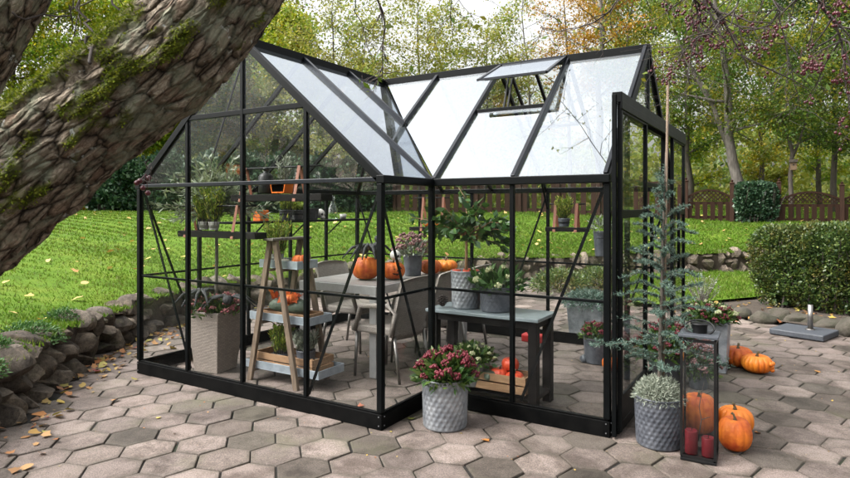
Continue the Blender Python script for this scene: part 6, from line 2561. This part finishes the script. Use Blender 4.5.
# long arms above the picture, off the top of the trunk
T0 = V(at_d(420, -240, 1.9))
L0 = V(at_d(200, -290, 2.2))
branch([T0, at_d(430, -200, 2.6), at_d(560, -130, 3.3), at_d(660, -40, 3.7), at_d(720, 15, 3.8), at_d(752, 80, 3.8)], .05, .005, 16, .34, .75, .25)
branch([at_d(560, -130, 3.3), at_d(720, -90, 3.4), at_d(800, -20, 3.5), at_d(838, 30, 3.6), at_d(848, 95, 3.6)], .035, .006, 16, .34, .7, .22)
branch([at_d(660, -40, 3.7), at_d(700, 10, 4.0), at_d(690, 45, 4.2), at_d(655, 70, 4.4)], .018, .003, 12, .32, .8, .25)
branch([at_d(560, -130, 3.3), at_d(640, -50, 3.6), at_d(620, 0, 3.9), at_d(575, 30, 4.1), at_d(540, 25, 4.2)], .016, .003, 12, .26, .6, .35)
branch([at_d(720, -90, 3.4), at_d(770, -20, 3.9), at_d(785, 40, 4.0), at_d(800, 110, 4.1)], .018, .003, 14, .34, .8, .2)
branch([at_d(720, -90, 3.4), at_d(740, 0, 3.3), at_d(700, 40, 3.4), at_d(690, 85, 3.5)], .014, .003, 12, .30, .8, .2)
branch([T0, at_d(400, -150, 2.4), at_d(378, -40, 2.8), at_d(384, 20, 3.0), at_d(382, 80, 3.1)], .024, .003, 12, .15, .7, .3, .6)
branch([at_d(400, -150, 2.4), at_d(345, -60, 2.7), at_d(352, 0, 2.9), at_d(372, 55, 3.0)], .012, .002, 7, .16, .5, .2, .5)
branch([at_d(400, -150, 2.4), at_d(440, -60, 3.0), at_d(452, 0, 3.2), at_d(440, 30, 3.3)], .010, .002, 7, .16, .6, .2, .5)
branch([at_d(262, -25, 1.66), at_d(255, -35, 2.1), at_d(245, -10, 2.3), at_d(240, 15, 2.3)], .010, .002, 4, .12, .6, .5, .5)
branch([L0, at_d(120, -160, 2.5), at_d(110, -40, 2.6), at_d(120, 20, 2.6), at_d(142, 42, 2.6)], .02, .003, 12, .18, .5, .2, .5)
branch([at_d(120, -160, 2.5), at_d(85, -60, 2.4), at_d(80, 10, 2.4), at_d(72, 40, 2.4)], .012, .002, 8, .16, .6, .2, .5)
branch([at_d(90, 63, 1.44), at_d(88, 40, 1.5), at_d(83, 10, 1.55), at_d(86, -40, 1.6)], .007, .004, 1, .1, 0, 0, 0)
branch([at_d(12, 12, 1.9), at_d(50, 18, 2.0), at_d(72, 8, 2.1), at_d(75, -30, 2.2)], .006, .003, 3, .12, .5, 0, .5)
branch([at_d(148, 160, 1.62), at_d(147, 168, 1.9), at_d(146, 176, 2.0), at_d(143, 180, 2.05)], .003, .002, 0, .1, 0, 0, 0)
nF, nP = len(FR), len(LFP)
branch([V(at_d(660, -40, 3.7)), V((4.6, -.2, 3.9)), V((3.9, 1.0, 4.5)), V((3.2, 2.0, 4.7)), V((2.6, 2.6, 4.8))], .02, .004, 16, .5, .3, .9, -.25)
branch([V((4.6, -.2, 3.9)), V((4.7, 1.1, 4.4)), V((4.2, 2.1, 4.7))], .014, .003, 12, .45, .3, .9, -.25)
FR.append([at_d(137, 183, 2.05), at_d(143, 188, 2.05), at_d(149, 178, 2.05), at_d(148, 193, 2.05), at_d(140, 181, 2.05), at_d(146, 174, 2.0)])
bm_.build('branches', M['twig'], tree, True)


def in_view(cl):
    q = cl[-1]
    d = depth(q.x, q.y)
    u = 425 + FPX * ((q.x - CX) * _c - (q.y - CY) * _s) / d
    v = VH - FPX * (q.z - CH) / d
    return -10 < u < 860 and -5 < v < 478


FR = FR[-1:] + [cl for cl in FR[:-1] if in_view(cl)]
print('fruit clusters in view', len(FR))
for cl in FR[:99]:
    b = MB()
    hub = cl[-1]
    for c_ in cl[:-1]:
        b.add([(c_.x + x.x * .0092, c_.y + x.y * .0092, c_.z + x.z * .0098) for x in ICO2[0]], ICO2[1])
    for c_ in cl[:-1]:
        b.tube([hub, c_], .0011, 3)
    b.build('fruit_cluster', M['berry'], tree, True)
lv = leaves_np(np.array(LFP), .047, .5, dirs=np.array(LFD), jitter=.1, bend=.08)
np_mesh('leaves', lv, 4, M['lf_crab'], tree)

# ------------------------------------------------------------------ light, sky, camera
w = bpy.data.worlds.new('World')
SC.world = w
w.use_nodes = True
nt = w.node_tree
for n_ in list(nt.nodes):
    nt.nodes.remove(n_)
sky = nt.nodes.new('ShaderNodeTexSky')
sky.sky_type = 'NISHITA'
sky.sun_disc = False
SUN_EL, SUN_AZ = math.radians(50), math.radians(226)   # azimuth measured from +Y towards +X
sky.sun_elevation = SUN_EL
sky.sun_rotation = SUN_AZ
sky.air_density = 1.6
sky.dust_density = 9.0
sky.ozone_density = 0.6
hs = nt.nodes.new('ShaderNodeHueSaturation')
hs.inputs['Saturation'].default_value = 0.12
nt.links.new(sky.outputs[0], hs.inputs['Color'])
bg = nt.nodes.new('ShaderNodeBackground')
bg.inputs['Strength'].default_value = 0.15
nt.links.new(hs.outputs[0], bg.inputs['Color'])
wo = nt.nodes.new('ShaderNodeOutputWorld')
nt.links.new(bg.outputs[0], wo.inputs['Surface'])

sd_ = bpy.data.lights.new('sun', 'SUN')
sd_.energy = 0.75
sd_.angle = math.radians(40)
sd_.color = (1.0, 0.96, 0.9)
so = bpy.data.objects.new('sun', sd_)
COL.objects.link(so)
dirv = V((math.sin(SUN_AZ) * math.cos(SUN_EL), math.cos(SUN_AZ) * math.cos(SUN_EL), math.sin(SUN_EL)))
so.rotation_euler = dirv.to_track_quat('Z', 'Y').to_euler()
so.location = (0, 0, 20)

cam = bpy.data.cameras.new('camera')
co = bpy.data.objects.new('camera', cam)
COL.objects.link(co)
co.location = (CX, CY, CH)
co.rotation_euler = (PI / 2, 0, -YAW)
cam.sensor_width = 36
cam.lens = FPX / 850 * 36
cam.shift_y = -(239 - VH) / 850
cam.clip_end = 600
cam.clip_start = 0.05
cam.dof.use_dof = True
cam.dof.focus_distance = 5.0
cam.dof.aperture_fstop = 8.0
SC.camera = co

SC.view_settings.view_transform = 'Standard'
SC.view_settings.look = 'None'
SC.view_settings.gamma = 1
SC.view_settings.exposure = 1.58
SC.view_settings.use_curve_mapping = False
SC.render.engine = 'CYCLES'
SC.cycles.use_denoising = True
SC.cycles.max_bounces = 8
SC.cycles.diffuse_bounces = 3
SC.cycles.glossy_bounces = 4
SC.cycles.transparent_max_bounces = 40
SC.cycles.transmission_bounces = 4
SC.cycles.caustics_reflective = False
SC.cycles.caustics_refractive = False
SC.cycles.sample_clamp_indirect = 6
